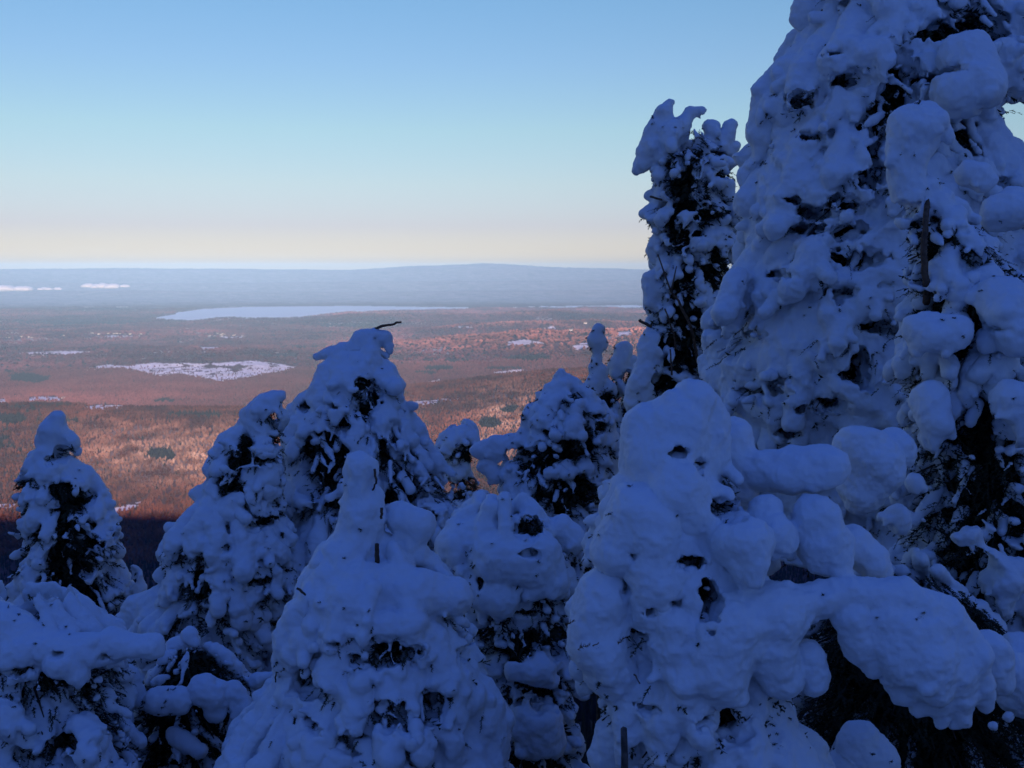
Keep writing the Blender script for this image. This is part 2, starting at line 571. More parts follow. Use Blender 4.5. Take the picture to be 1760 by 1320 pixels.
def pick_far(rs, P, snow, ever, frost, nz, n2, big):
    k = len(P)
    t = np.clip(0.5 + nz + 0.3 * rs.randn(k), 0, 1)[:, None]
    hi_ = smooth01(60, 170, P[:, 2] - BASE + 40 * nz)[:, None]  # by height: sunlit ridge tops, shaded evergreen-mixed bottoms put into the colour
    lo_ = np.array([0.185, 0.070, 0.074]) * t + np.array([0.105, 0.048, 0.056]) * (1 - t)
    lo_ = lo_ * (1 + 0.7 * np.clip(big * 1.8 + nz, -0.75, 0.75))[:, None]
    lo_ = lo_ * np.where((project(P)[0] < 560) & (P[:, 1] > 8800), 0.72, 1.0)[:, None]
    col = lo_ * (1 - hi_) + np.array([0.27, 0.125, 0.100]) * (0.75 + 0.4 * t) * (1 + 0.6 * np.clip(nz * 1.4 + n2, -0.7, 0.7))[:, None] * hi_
    rel_shade = fbm(P * np.array([1, 1, 0]), 1 / 1900.0, 4, 1.0)[:, None]
    col = col * np.clip(1 + 1.3 * rel_shade, 0.45, 1.6)  # crests lightened and hollows darkened in the colour to suggest shaded folds
    ev = ever | (rs.rand(k) < 0.05)
    col = np.where(ev[:, None], np.array([0.034, 0.032, 0.038]) * (0.7 + 0.7 * rs.rand(k)[:, None]), col)
    return (~snow) & (P[:, 2] > LAKE + 3), col, np.zeros(k, int)


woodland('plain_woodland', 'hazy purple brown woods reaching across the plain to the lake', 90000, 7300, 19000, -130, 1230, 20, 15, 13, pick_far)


def pick_slope(rs, P, snow, ever, frost, nz, n2, big):
    k = len(P)
    col = np.array([0.020, 0.024, 0.022]) * (0.6 + 0.9 * rs.rand(k)[:, None])
    return np.ones(k, bool), col, np.ones(k, int)


woodland('slope_woodland', 'dark evergreen woods on the shaded lower mountain slope', 26000, 120, 2480, -260, 2000, 14, 3.6, 12, pick_slope)

# ------------------------------------------------------------------ surface nets
CORN = [(0, 0, 0), (1, 0, 0), (0, 1, 0), (1, 1, 0), (0, 0, 1), (1, 0, 1), (0, 1, 1), (1, 1, 1)]
EDG = [(0, 1), (2, 3), (4, 5), (6, 7), (0, 2), (1, 3), (4, 6), (5, 7), (0, 4), (1, 5), (2, 6), (3, 7)]


def surface_nets(Fd, origin, vs):
    ins = Fd < 0
    cnt = np.zeros(tuple(s - 1 for s in Fd.shape), np.int8)
    for c in CORN:
        cnt += ins[c[0]:Fd.shape[0] - 1 + c[0], c[1]:Fd.shape[1] - 1 + c[1], c[2]:Fd.shape[2] - 1 + c[2]]
    act = (cnt > 0) & (cnt < 8)
    ci = np.argwhere(act)
    vid = np.full(act.shape, -1, np.int32)
    vid[act] = np.arange(len(ci))
    val = np.stack([Fd[ci[:, 0] + c[0], ci[:, 1] + c[1], ci[:, 2] + c[2]] for c in CORN], -1)
    acc = np.zeros((len(ci), 3))
    num = np.zeros(len(ci))
    cc = np.array(CORN, float)
    for a, b in EDG:
        va, vb = val[:, a], val[:, b]
        x = (va < 0) != (vb < 0)
        t = np.where(x, va / np.where(x, va - vb, 1), 0)
        acc += np.where(x[:, None], cc[a] + (cc[b] - cc[a]) * t[:, None], 0)
        num += x
    v = (ci + acc / num[:, None]) * vs + origin
    quads = []
    nx_, ny_, nz_ = Fd.shape
    for ax in range(3):
        sl0 = [slice(1, -1)] * 3
        sl1 = [slice(1, -1)] * 3
        sl0[ax] = slice(0, -1)
        sl1[ax] = slice(1, None)
        a, b = ins[tuple(sl0)], ins[tuple(sl1)]
        for flip, mask in ((False, a & ~b), (True, b & ~a)):
            e = np.argwhere(mask)
            off = np.ones(3, int)
            off[ax] = 0
            e = e + off
            u, w = (ax + 1) % 3, (ax + 2) % 3
            du = np.zeros(3, int); du[u] = 1
            dw = np.zeros(3, int); dw[w] = 1
            c0, c1, c2, c3 = e - du - dw, e - dw, e, e - du
            qd = np.stack([vid[tuple(c.T)] for c in (c0, c1, c2, c3)], -1)
            quads.append(qd[:, ::-1] if flip else qd)
    return v, np.concatenate(quads)


def vnormals(v, q):
    fn = np.cross(v[q[:, 2]] - v[q[:, 0]], v[q[:, 3]] - v[q[:, 1]])
    out = np.zeros_like(v)
    for k in range(4):
        for a in range(3):
            out[:, a] += np.bincount(q[:, k], fn[:, a], len(v))
    return out / (np.linalg.norm(out, axis=1, keepdims=True) + 1e-12)


# ------------------------------------------------------------------ tubes and needles
def tube(pts, radii, sides=6):
    pts = np.asarray(pts, float)
    radii = np.asarray(radii, float)
    n_ = len(pts)
    tang = np.gradient(pts, axis=0)
    tang /= np.linalg.norm(tang, axis=1, keepdims=True) + 1e-9
    ref = np.where(np.abs(tang[:, 2:3]) > 0.9, np.array([[1.0, 0, 0]]), np.array([[0, 0, 1.0]]))
    u = np.cross(tang, ref)
    u /= np.linalg.norm(u, axis=1, keepdims=True) + 1e-9
    w = np.cross(tang, u)
    a = np.arange(sides) * 2 * math.pi / sides
    v = pts[:, None] + radii[:, None, None] * (u[:, None] * np.cos(a)[None, :, None] + w[:, None] * np.sin(a)[None, :, None])
    i = np.arange(n_ * sides).reshape(n_, sides)
    j = np.roll(i, -1, axis=1)
    qd = np.stack([i[:-1], i[1:], j[1:], j[:-1]], -1).reshape(-1, 4)
    v = np.concatenate([v.reshape(-1, 3), pts[:1], pts[-1:]])
    c0 = np.stack([i[0], j[0], np.full(sides, n_ * sides), np.full(sides, n_ * sides)], -1)
    c1 = np.stack([j[-1], i[-1], np.full(sides, n_ * sides + 1), np.full(sides, n_ * sides + 1)], -1)
    tri = np.concatenate([qd[:, [0, 1, 2]], qd[:, [0, 2, 3]], c0[:, :3], c1[:, :3]])
    return v, tri


def merge(parts):
    vs, fs, o = [], [], 0
    for v, f in parts:
        vs.append(v)
        fs.append(np.asarray(f) + o)
        o += len(v)
    return np.concatenate(vs), np.concatenate(fs)


def sprigs(P, Dr, L, rs, needle=0.017, per=34, wid=0.0032):
    """needle-covered twigs: P base points, Dr unit directions, L lengths"""
    k = len(P)
    ref = np.where(np.abs(Dr[:, 2:3]) > 0.9, np.array([[1.0, 0, 0]]), np.array([[0, 0, 1.0]]))
    u = np.cross(Dr, ref)
    u /= np.linalg.norm(u, axis=1, keepdims=True) + 1e-9
    w = np.cross(u, Dr)
    t = (np.arange(per) + 0.5) / per
    t = np.broadcast_to(t[None], (k, per)) + rs.randn(k, per) * 0.01
    # mostly two-sided flat sprays with a few needles standing up
    ang = np.where(rs.rand(k, per) < 0.5, 0.0, math.pi) + rs.randn(k, per) * 0.55
    base = P[:, None] + Dr[:, None] * (t * L[:, None])[..., None]
    base[..., 2] -= (t ** 2 * L[:, None]) * 0.12
    nd = u[:, None] * np.cos(ang)[..., None] + w[:, None] * np.sin(ang)[..., None] + Dr[:, None] * (0.55 + 0.4 * t)[..., None]
    nd /= np.linalg.norm(nd, axis=-1, keepdims=True)
    ln = needle * (0.7 + 0.6 * rs.rand(k, per)) * (1.15 - 0.5 * t)
    tip = base + nd * ln[..., None]
    side = Dr[:, None] * wid
    v = np.stack([base - side, base + side, tip], 2).reshape(-1, 3)
    f = np.arange(len(v)).reshape(-1, 3)
    # the twig itself: one thin flat blade
    a0 = P - u * 0.0022
    a1 = P + u * 0.0022
    a2 = P + Dr * L[:, None]
    a2[:, 2] -= L * 0.12
    v2 = np.stack([a0, a1, a2], 1).reshape(-1, 3)
    return merge([(v, f), (v2, np.arange(len(v2)).reshape(-1, 3))])


# ------------------------------------------------------------------ snow-laden conifers
STATS = []


def lin_up(small, shape):
    """resize a coarse 3-D array to shape by linear interpolation"""
    out = small
    for ax, n_ in enumerate(shape):
        s = np.linspace(0, out.shape[ax] - 1.001, n_)
        i = s.astype(int)
        f = (s - i).astype(np.float32)
        sh = [1, 1, 1]
        sh[ax] = n_
        f = f.reshape(sh)
        out = np.take(out, i, ax) * (1 - f) + np.take(out, np.minimum(i + 1, out.shape[ax] - 1), ax) * f
    return out


def conifer(name, label, D, outline=None, strokes=(), holes=(), lobes=(14, 30), cover=1.0, shell=0.5, seed=1,
            deep=0.85, trunk_x=None, fol=1.0, group='snow covered firs in the foreground', twigs=(), core=True,
            fleck=0.5, crumbs=0.2, gaps=0.3, hs=1.25, fringe=0.6, tier=2.95, barek=0.55, open_=0.31, px_vox=2.0, hollow=0.70, bare_trunk=None, dry=(), blend=None, fol_area=()):
    rs = np.random.RandomState(seed)
    k = D / F                                           # metres per photo pixel at that distance
    vs = max(0.006, D / 1098.0 * px_vox * (0.8 if D > 7 else 1))
    bl = blend or 0.0045 * max(D, 4) / 5.0
    # --- profile in world space
    if outline:
        oy, xl, xr = map(np.array, zip(*outline))
        zz = np.array([at(880, y, D)[2] for y in oy])
        cx = ((xl + xr) / 2 - W / 2) / F
        # x scales with depth along the camera axis
        dep = D * math.cos(PITCH) - (zz - CAMZ) * math.sin(PITCH)
        cx, hw = cx * dep, (xr - xl) / 2 / F * dep
        zs, cxs, hws = zz[::-1], cx[::-1], hw[::-1]
        prof = lambda z: (np.interp(z, zs, cxs), np.interp(z, zs, hws))
        ztop, zbot = zz[0], zz[-1]
    caps = []                                           # (p0, p1, r0, r1) solid strokes
    for st in strokes:
        pts = []
        for s in st:
            dd = D + (s[3] if len(s) > 3 else 0.0)
            pts.append((at(s[0], s[1], dd), s[2] / F * dd))
        if len(pts) == 1:
            pts = pts * 2
        for (p0, r0), (p1, r1) in zip(pts[:-1], pts[1:]):
            caps.append((p0, p1, r0, r1))
    for (p0, p1, r0, r1) in list(caps):
        rm = max(r0, r1)
        if rm < 9 * k or not outline:
            continue
        for _k in range(int(fringe * (2.5 + 2.0 * np.linalg.norm(p1 - p0) / rm))):
            t = rs.rand()
            dv = rs.randn(3) * np.array([1.0, 0.8, 0.9]) + np.array([0, -0.45, -0.35])
            dv /= np.linalg.norm(dv)
            r = r0 + (r1 - r0) * t
            rl = r * (0.22 + 0.34 * rs.rand())
            a_ = p0 + (p1 - p0) * t + dv * (r - rl * 0.55)
            caps.append((a_, a_ + dv * rl * 0.5 + np.array([rs.randn() * 0.3, 0, -0.3 - 0.9 * rs.rand()]) * rl, rl, rl * (0.5 + 0.3 * rs.rand())))
    lob, crm = [], []
    hl = [tuple(h) for h in holes]

    def in_hole(P, grow=1.0):
        px, py = project(P)
        m_ = np.zeros(px.shape, bool)
        for x, y, rx, ry in [h[:4] for h in hl]:
            m_ |= ((px - x) / (rx * grow)) ** 2 + ((py - y) / (ry * grow)) ** 2 < 1
        return m_

    if outline:
        # boughs in tiers: a drooping spine with a pillow of snow on it and fingers to the sides
        area = float(np.sum(np.abs(np.diff(zs)) * (hws[1:] + hws[:-1]) / 2) * math.pi * 2 * (1 + deep) / 2)
        smean = (lobes[0] + lobes[1]) / 2 * k
        cdf = np.cumsum(np.concatenate([[0], np.abs(np.diff(zs)) * ((hws[1:] + hws[:-1]) / 2 + 0.02)]))
        pxw = hws / dep[::-1] * F
        ng = int(gaps * np.sum(np.abs(np.diff(oy[::-1])) * (pxw[1:] + pxw[:-1])) / (lobes[1] * lobes[1] * 9.0))
        for _k in range(ng):
            yy = oy[0] + 18 + (oy[-1] - oy[0] - 18) * rs.rand()
            a_, b_ = np.interp(yy, oy, xl), np.interp(yy, oy, xr)
            rx = lobes[1] * (0.40 + 0.6 * rs.rand() ** 2)
            if b_ - a_ > rx * 5:
                hl.append((a_ + (b_ - a_) * (0.14 + 0.76 * rs.rand()), yy, rx, rx * (0.3 + 0.3 * rs.rand())))
        SP = []                                         # needle sprays: point, direction, length
        UP = np.array([0, 0, 1.0])
        z = ztop - smean * 0.4
        while z > zbot:
            c, w = (float(q_) for q_ in prof(z))
            s0 = min(smean, w * 0.75 + 0.008)
            nb_ = max(3, int(round(math.pi * w * (1 + deep) / (2.35 * s0) * cover)))
            a0 = rs.rand() * 6.283
            for i in range(nb_):
                a = a0 + (i + 0.7 * (rs.rand() - 0.5)) * 6.283 / nb_
                zt = z + (rs.rand() - 0.5) * s0 * tier
                c, w = (float(q_) for q_ in prof(zt))
                s_ = min((lobes[0] + (lobes[1] - lobes[0]) * rs.rand() ** 1.3) * k, w * 0.75 + 0.008)
                r = max(w - s_ * 0.75, 0.0) * (0.86 + 0.2 * rs.rand())
                O = np.array([math.cos(a), math.sin(a) * deep, 0])
                T = np.array([-math.sin(a), math.cos(a), 0])
                slope = 0.45 + 0.7 * rs.rand()
                tip = np.array([c, D, zt]) + O * r
                root_ = np.array([c, D, zt + r * slope])
                front = math.sin(a) < 0.3
                bare = front and bool(in_hole(tip[None], 1.0)[0])
                if front and w > smean * 2.2 and not bare:
                    bare = float(fbm(tip[None], 1 / (smean * 6.0), 2, seed * 2.1)[0]) > open_
                thick = s_ * ((0.3 + 0.4 * rs.rand()) * barek if bare else 1.0)
                spn = []
                for t in np.linspace(0.42, 1.0, 4 + int(min(6, r / (4 * s_)))):
                    p = root_ + (tip - root_) * t + UP * 0.12 * r * math.sin(math.pi * t) + (T + UP * 0.5) * rs.randn() * 0.2 * s_
                    q_ = thick * (0.50 + 0.55 * t) * (0.82 + 0.36 * rs.rand()) * (0.78 if t == 1.0 else 1.0)
                    spn.append((p + UP * 0.30 * q_, q_))
                dst = (crm if barek > 0 else []) if bare else lob
                for (pa, ra), (pb, rb) in zip(spn[:-1], spn[1:]):
                    if bare and rs.rand() < 0.52:
                        continue
                    dst.append((pa, pb, ra, rb))
                pt, rt = spn[-1]
                spn = [spn[0]] + spn[-3:]
                if not bare:                            # the tip hangs
                    lob.append((pt, pt + O * rt * 0.25 - UP * rt * (0.3 + 1.2 * rs.rand()) + T * rs.randn() * 0.3 * rt, rt * 0.95, rt * (0.35 + 0.4 * rs.rand())))
                for sd in (-1, 1):                      # side fingers
                    for bi in (1, 2):
                        if rs.rand() < 0.25:
                            continue
                        pb, rb = spn[bi]
                        ln = s_ * (1.0 + 1.3 * rs.rand()) * (0.75 if r < s_ * 2 else 1)
                        q_ = rb * (0.45 + 0.3 * rs.rand())
                        e = pb + T * sd * ln * 0.8 + O * ln * 0.55 - UP * ln * (0.25 + 0.6 * rs.rand())
                        if bare and rs.rand() < 0.75:
                            continue
                        dst.append((pb - UP * rb * 0.1, e, q_, q_ * (0.6 + 0.35 * rs.rand())))
                        if front:
                            for _k in range(2):
                                t = rs.rand()
                                SP.append((pb + (e - pb) * t - UP * q_ * (0.7 + 0.5 * rs.rand()), e - pb + O * 0.3 * ln - UP * 0.5 * ln, s_ * (0.7 + 0.7 * rs.rand())))
                for _k in range(int((7 if bare else 5) * fol)):
                    t = 0.35 + 0.65 * rs.rand()
                    p = root_ + (tip - root_) * t + T * rs.randn() * 0.5 * s_
                    SP.append((p - UP * thick * (0.35 + 0.6 * rs.rand()), O + T * rs.randn() * 0.7 - UP * (0.3 + 0.5 * rs.rand()), s_ * (0.7 + 0.9 * rs.rand())))
                if front and rs.rand() < 0.10 * fleck:  # a bare tip pokes out of the snow
                    SP.append((tip + O * s_ * 0.5, O + T * rs.randn() * 0.6 - UP * 0.4, s_ * 0.9))
            z -= tier * s0 * (0.75 + 0.5 * rs.rand())
    allc = caps + lob
    lo = np.min([np.minimum(a - ra, b - rb) for a, b, ra, rb in allc], axis=0) - 4 * vs - 2 * bl
    hi = np.max([np.maximum(a + ra, b + rb) for a, b, ra, rb in allc], axis=0) + 4 * vs + 2 * bl
    shp = np.ceil((hi - lo) / vs).astype(int) + 1
    gx, gy, gz = (lo[a] + np.arange(shp[a]) * vs for a in range(3))
    S = np.zeros(shp, np.float32)

    def add(arr, c):
        a, b, ra, rb = c
        mr = max(ra, rb) + 3.5 * bl
        l_ = np.maximum(((np.minimum(a, b) - mr - lo) / vs).astype(int), 0)
        h_ = np.minimum(((np.maximum(a, b) + mr - lo) / vs).astype(int) + 2, shp)
        if (h_ <= l_).any():
            return
        x = gx[l_[0]:h_[0]][:, None, None]
        y = gy[l_[1]:h_[1]][None, :, None]
        z = gz[l_[2]:h_[2]][None, None, :]
        ab = b - a
        L2 = float(ab @ ab)
        if L2 > 1e-10:
            t = np.clip(((x - a[0]) * ab[0] + (y - a[1]) * ab[1] + (z - a[2]) * ab[2]) / L2, 0, 1)
        else:
            t = 0.0
        dx, dy, dz = x - a[0] - t * ab[0], y - a[1] - t * ab[1], z - a[2] - t * ab[2]
        d = np.sqrt(dx * dx + dy * dy + dz * dz) - (ra + (rb - ra) * t)
        arr[l_[0]:h_[0], l_[1]:h_[1], l_[2]:h_[2]] += np.exp(np.clip(-d / bl, -12, 8)).astype(np.float32)

    for c in lob:
        add(S, c)
    if outline:
        cst = 4
        sh2 = tuple(np.maximum(np.array(shp) // cst, 2))
        c2 = [np.linspace(g[0], g[-1], n_) for g, n_ in zip((gx, gy, gz), sh2)]
        gp = np.stack(np.meshgrid(*c2, indexing='ij'), -1)
        c_, w_ = prof(gp[..., 2])
        w_ = np.maximum(w_, 0.01)
        rad_ = np.sqrt(((gp[..., 0] - c_) / w_) ** 2 + ((gp[..., 1] - D) / (w_ * deep)) ** 2)
        endc = np.maximum(gp[..., 2] - ztop, zbot - gp[..., 2])
        body = (rad_ - 1) * w_ * 0.9
        nzv = fbm(gp, 1 / (smean * 4.2), 3, seed * 1.3)
        sh_d = body + smean * 2.0 + (nzv - (shell - 0.55) * 1.1) * smean * 3.2
        sh_d = np.maximum(sh_d, endc + smean * 0.6)
        inner = np.where(w_ > smean * 1.5, -(rad_ - hollow * 0.8) * w_ * 0.9 - 0.015, -1.0)   # >0 inside the hollow core
        inner = np.maximum(inner, -1.0)
        if shell <= 0:
            sh_d[:] = 1.0
        sh_d = lin_up(sh_d.astype(np.float32), shp)
        inner = lin_up(inner.astype(np.float32), shp)
        S += np.exp(np.clip(-sh_d / bl, -12, 8))
        Fd = -bl * np.log(S + 1e-9)
        Fd = np.maximum(Fd, inner)
        # crumbs of snow caught on the inner twigs
        ncr = int(crumbs * area / (smean * smean * 1.2))
        zr = np.interp(rs.rand(ncr) * cdf[-1], cdf, zs)
        ph = rs.rand(ncr) * 2 * math.pi
        c_, w_ = prof(zr)
        fr = 0.70 + 0.22 * rs.rand(ncr)
        Pc = np.stack([c_ + w_ * fr * np.cos(ph), D + w_ * fr * deep * np.sin(ph), zr], -1)
        for i in range(ncr):
            r = smean * (0.10 + 0.26 * rs.rand() ** 1.8)
            a = ph[i] + rs.randn() * 0.7
            p_ = Pc[i]
            dv = np.array([math.cos(a), math.sin(a), -0.35 + 0.4 * rs.randn()])
            for _k in range(rs.randint(1, 5)):
                q_ = p_ + (dv + rs.randn(3) * 0.45) * r * (0.9 + 0.9 * rs.rand())
                r2 = r * (0.5 + 0.8 * rs.rand())
                crm.append((p_, q_, r, r2))
                p_, r = q_, r2
    else:
        Fd = np.full(shp, 1.0, np.float32)
    if caps:
        S2 = np.zeros(shp, np.float32)
        for c in caps:
            add(S2, c)
        Fd = -bl * np.log(np.exp(np.clip(-Fd / bl, -12, 8)) + S2 + 1e-9)
    if outline:
        # pits where the snow has dropped off and the dark branches show
        for x, y, rx, ry in [h for h in hl if len(h) == 4]:
            pz = at(x, y, D)
            c1, w1 = prof(pz[2])
            u_ = (pz[0] - c1) / max(w1, 0.01)
            dy_ = w1 * deep * math.sqrt(max(0.0, 1 - u_ * u_))
            p = at(x, y, D - dy_)
            kk = (D - dy_) / F
            ax_ = np.array([rx * kk * hs, max(w1 * deep * 0.6, 0.06) + 0.2, ry * kk * hs])
            l_ = np.maximum(((p - ax_ * 1.6 - lo) / vs).astype(int), 0)
            h_ = np.minimum(((p + ax_ * 1.6 - lo) / vs).astype(int) + 2, shp)
            if (h_ <= l_).any():
                continue
            gxx = np.stack(np.meshgrid(gx[l_[0]:h_[0]], gy[l_[1]:h_[1]], gz[l_[2]:h_[2]], indexing='ij'), -1)
            f1 = 1.0 / (min(ax_[0], ax_[2]) + 0.004)
            qn = np.linalg.norm((gxx - p) / ax_, axis=-1) + 0.45 * vnoise(gxx, f1, seed) + 0.28 * vnoise(gxx, f1 * 2.3, seed + 3)
            dh = (1 - qn) * min(ax_[0], ax_[2])
            sub = Fd[l_[0]:h_[0], l_[1]:h_[1], l_[2]:h_[2]]
            np.maximum(sub, dh.astype(np.float32), out=sub)
        S2 = np.zeros(shp, np.float32)
        for c in crm:
            add(S2, c)
        Fd = -bl * np.log(np.exp(np.clip(-Fd / bl, -12, 8)) + S2 + 1e-9)
    Fd[0], Fd[-1] = 1, 1
    Fd[:, 0], Fd[:, -1] = 1, 1
    Fd[:, :, 0], Fd[:, :, -1] = 1, 1
    v, qd = surface_nets(Fd, lo, vs)
    nrm = vnormals(v, qd)
    sc_ = (D / 5.0) ** 0.5
    dsp = (fbm(v, 8.0 / sc_, 2, seed * 0.7) * 0.024 + fbm(v, 21.0 / sc_, 2, seed * 0.8 + 2) * 0.0085 + fbm(v, 48.0 / sc_, 2, seed * 0.9 + 5) * 0.0042) * sc_
    rime = np.abs(vnoise(v * np.array([1, 1, 0.55]), 80.0 / sc_, seed)) * 0.006 * sc_
    rime = rime * (0.45 + 0.6 * np.clip(1 - np.abs(nrm[:, 2]) * 1.3, 0, 1)) + np.clip(vnoise(v, 34.0 / sc_, seed + 2), 0.1, 1) * 0.005 * sc_
    v = v + nrm * (dsp + rime)[:, None]
    # --- assemble
    if trunk_x is None:
        trunk_x = outline[0][1] * 0.5 + outline[0][2] * 0.5 if outline else strokes[0][0][0]
    if outline:
        ptop = at((outline[0][1] + outline[0][2]) / 2, outline[0][0] + 10, D)
        cm, wm = prof(zbot)
        pbot = np.array([cm, D, zbot])
    else:
        ptop = at(trunk_x, strokes[0][0][1] + 10, D)
        pbot = np.array([ptop[0], D, ptop[2] - 1.0])
    gzv = float(height(np.array([pbot[0]]), np.array([D]))[0])
    root = bpy.data.objects.new(name, None)
    COL.objects.link(root)
    base = np.array([pbot[0], D, gzv])
    root.location = base
    tag(root, label, 'tree', group)
    link('snow', v, qd, M['snow'], root, loc=base)
    # trunk: follows the crown's axis down to the ground
    tz = np.linspace(ptop[2], gzv - 0.15, 14)
    if outline:
        tx = np.where(tz >= zbot, prof(tz)[0], pbot[0])
    else:
        tx = np.linspace(ptop[0], pbot[0], 14)
    hgt = ptop[2] - gzv
    tr = 0.012 + (ptop[2] - tz) / max(hgt, 0.1) * 0.022 * max(hgt, 1.0) ** 0.7
    tp = np.stack([tx, np.full(14, D), tz], -1)
    tp[:, :2] += rs.randn(14, 2) * 0.01
    tv_, tf_ = tube(tp, tr, 8)
    # boughs and needles
    if outline:
        parts = []
        nb = int(26 * fol)
        for i in range(nb):
            z = zbot + (ztop - zbot) * (rs.rand() * 0.97)
            c, w = prof(z)
            a = rs.rand() * 6.283
            tip = np.array([c + w * 0.9 * math.cos(a), D + w * 0.9 * deep * math.sin(a), z - 0.10 * w])
            st_ = np.array([c, D, z + 0.18 * w])
            mid = (st_ + tip) / 2 + np.array([0, 0, 0.08 * w])
            parts.append(tube([st_, mid, tip], [0.012, 0.008, 0.003], 5))
        tv_, tf_ = merge([(tv_, tf_)] + parts)
        vol = float(np.sum(np.abs(np.diff(zs)) * ((hws[1:] + hws[:-1]) / 2) ** 2))
        ns = int(min(9000, fol * 2600 * (area / 8.0) ** 0.8 + 500))
        cdf = np.cumsum(np.concatenate([[0], np.abs(np.diff(zs)) * ((hws[1:] + hws[:-1]) / 2 + 0.02)]))
        zr = np.interp(rs.rand(ns) * cdf[-1], cdf, zs)
        ph = rs.rand(ns) * 2 * math.pi
        c_, w_ = prof(zr)
        fr = 0.42 + 0.46 * np.sqrt(rs.rand(ns))
        out_ = (rs.rand(ns) < 0.025 * fleck) & (w_ > smean * 3)
        fr = np.where(out_, 0.95 + 0.05 * rs.rand(ns), fr) * np.clip(w_ / (smean * 2.5), 0.2, 1)
        O = np.stack([np.cos(ph), np.sin(ph) * deep, np.zeros(ns)], -1)
        P = np.stack([c_, np.full(ns, D), zr], -1) + O * (w_ * fr)[:, None]
        Dr = O + rs.randn(ns, 3) * 0.45
        Dr[:, 2] -= 0.25
        Dr /= np.linalg.norm(Dr, axis=1, keepdims=True)
        L = (0.04 + 0.06 * rs.rand(ns)) * (0.6 + 0.07 * D)
        L = np.minimum(L, w_ * 0.5 + 0.02)
        P = P - Dr * L[:, None] * 0.6
        sc2 = max(1.0, D / 5.0)
        sP = np.array([q_[0] for q_ in SP]); sD = np.array([q_[1] for q_ in SP]); sL = np.array([q_[2] for q_ in SP])
        sD /= np.linalg.norm(sD, axis=1, keepdims=True)
        kp = rs.rand(len(P)) < 0.4
        nt_ = int(170 * fleck * min(3.0, area))
        pick = rs.randint(0, len(v), nt_ * 6)
        pick = pick[(fbm(v[pick], 6.0 / sc_, 2, seed + 11) > 0.24) & (nrm[pick, 1] < 0.3)][:nt_]
        sP = np.concatenate([sP, v[pick] - nrm[pick] * 0.012])
        sD = np.concatenate([sD, nrm[pick] * 0.8 + rs.randn(len(pick), 3) * 0.35 - np.array([0, 0, 0.3])])
        sD /= np.linalg.norm(sD, axis=1, keepdims=True)
        sL = np.concatenate([sL, (0.016 + 0.022 * rs.rand(len(pick))) * sc_])
        P, Dr, L = np.concatenate([P[kp], sP]), np.concatenate([Dr[kp], sD]), np.concatenate([L[kp], sL])
        fv, ff = sprigs(P, Dr, L, rs, needle=0.0125 * sc2 ** 0.6, wid=0.0030 * sc2 ** 0.6, per=26)
        link('needles', fv, ff, M['needles'], root, smooth=False, loc=base)
        if core:
            # dense shaded inner twigs
            ni = ns // 2
            zr = np.interp(rs.rand(ni) * cdf[-1], cdf, zs)
            ph = rs.rand(ni) * 2 * math.pi
            c_, w_ = prof(zr)
            fr = 0.15 + 0.5 * rs.rand(ni)
            O = np.stack([np.cos(ph), np.sin(ph) * deep, np.zeros(ni)], -1)
            P = np.stack([c_, np.full(ni, D), zr], -1) + O * (w_ * fr)[:, None]
            P, O, w_ = P[w_ > smean * 2.5], O[w_ > smean * 2.5], w_[w_ > smean * 2.5]
            ni = len(P)
            Dr = O * 0.6 + rs.randn(ni, 3) * 0.6
            Dr /= np.linalg.norm(Dr, axis=1, keepdims=True)
            fv, ff = sprigs(P, Dr, np.minimum(0.10 + 0.3 * w_ * rs.rand(ni), w_ * 0.4), rs, needle=0.03 * sc2, wid=0.009 * sc2, per=18)
            link('inner_twigs', fv, ff, M['needles'], root, smooth=False, loc=base)
    link('trunk', tv_, tf_, M['bark'], root, loc=base)
    for tw in twigs:
        pts = [at(x, y, D + dz) for x, y, dz in tw[0]]
        t0 = np.linspace(0, len(pts) - 1, len(pts) * 3)
        pp = np.stack([np.interp(t0, np.arange(len(pts)), [p[a] for p in pts]) for a in range(3)], -1)
        pp += rs.randn(*pp.shape) * 0.0015 * sc_
        v_, f_ = tube(pp, np.linspace(tw[1], tw[2], len(pp)), 6)
        link('bare_twig', v_, f_, M['twig'], root, loc=base)
    for x, y, dz, ln, ang in dry:
        p = at(x, y, D + dz)[None]
        dv = np.array([[math.cos(ang), -0.3, math.sin(ang)]])
        dv /= np.linalg.norm(dv)
        v1, f1 = sprigs(p, dv, np.array([ln]), rs, needle=0.017, wid=0.002, per=40)
        o = link('dry_sprig', v1, f1, M['dry'], root, smooth=False, loc=base)
    STATS.append((name, len(v), tuple(shp)))
    return root


def dist_outline(rows, dx=0):
    return [(y, a + dx, b + dx) for y, a, b in rows]


# 1 ---- far left spire
conifer('snowy_fir', 'slender snow covered fir standing alone at the left edge against the brown valley', 8.5,
        [(770, 66, 132), (782, 58, 118), (800, 45, 132), (825, 24, 152), (850, 30, 184), (880, 36, 192), (910, 30, 212), (950, 28, 212), (980, 22, 205), (1010, 22, 228), (1050, 5, 245), (1100, -10, 250), (1200, -30, 270), (1400, -50, 290)],
        strokes=[[(99, 722, 16), (94, 740, 22), (88, 770, 24), (82, 800, 24)], [(98, 742, 20), (122, 757, 15)], [(70, 790, 20), (56, 815, 16), (46, 820, 9)], [(110, 825, 17), (118, 835, 16)], [(228, 985, 14), (240, 1012, 12)]],
        holes=[(101, 781, 13, 13), (97, 850, 18, 18), (118, 872, 20, 14), (152, 850, 17, 17), (128, 915, 27, 16), (186, 893, 9, 24), (126, 966, 42, 30), (95, 1000, 30, 26), (190, 1000, 24, 20), (135, 1068, 50, 28), (196, 1045, 34, 30)],
        lobes=(9, 21), cover=1.0, shell=0.0, seed=3, fol=1.2)

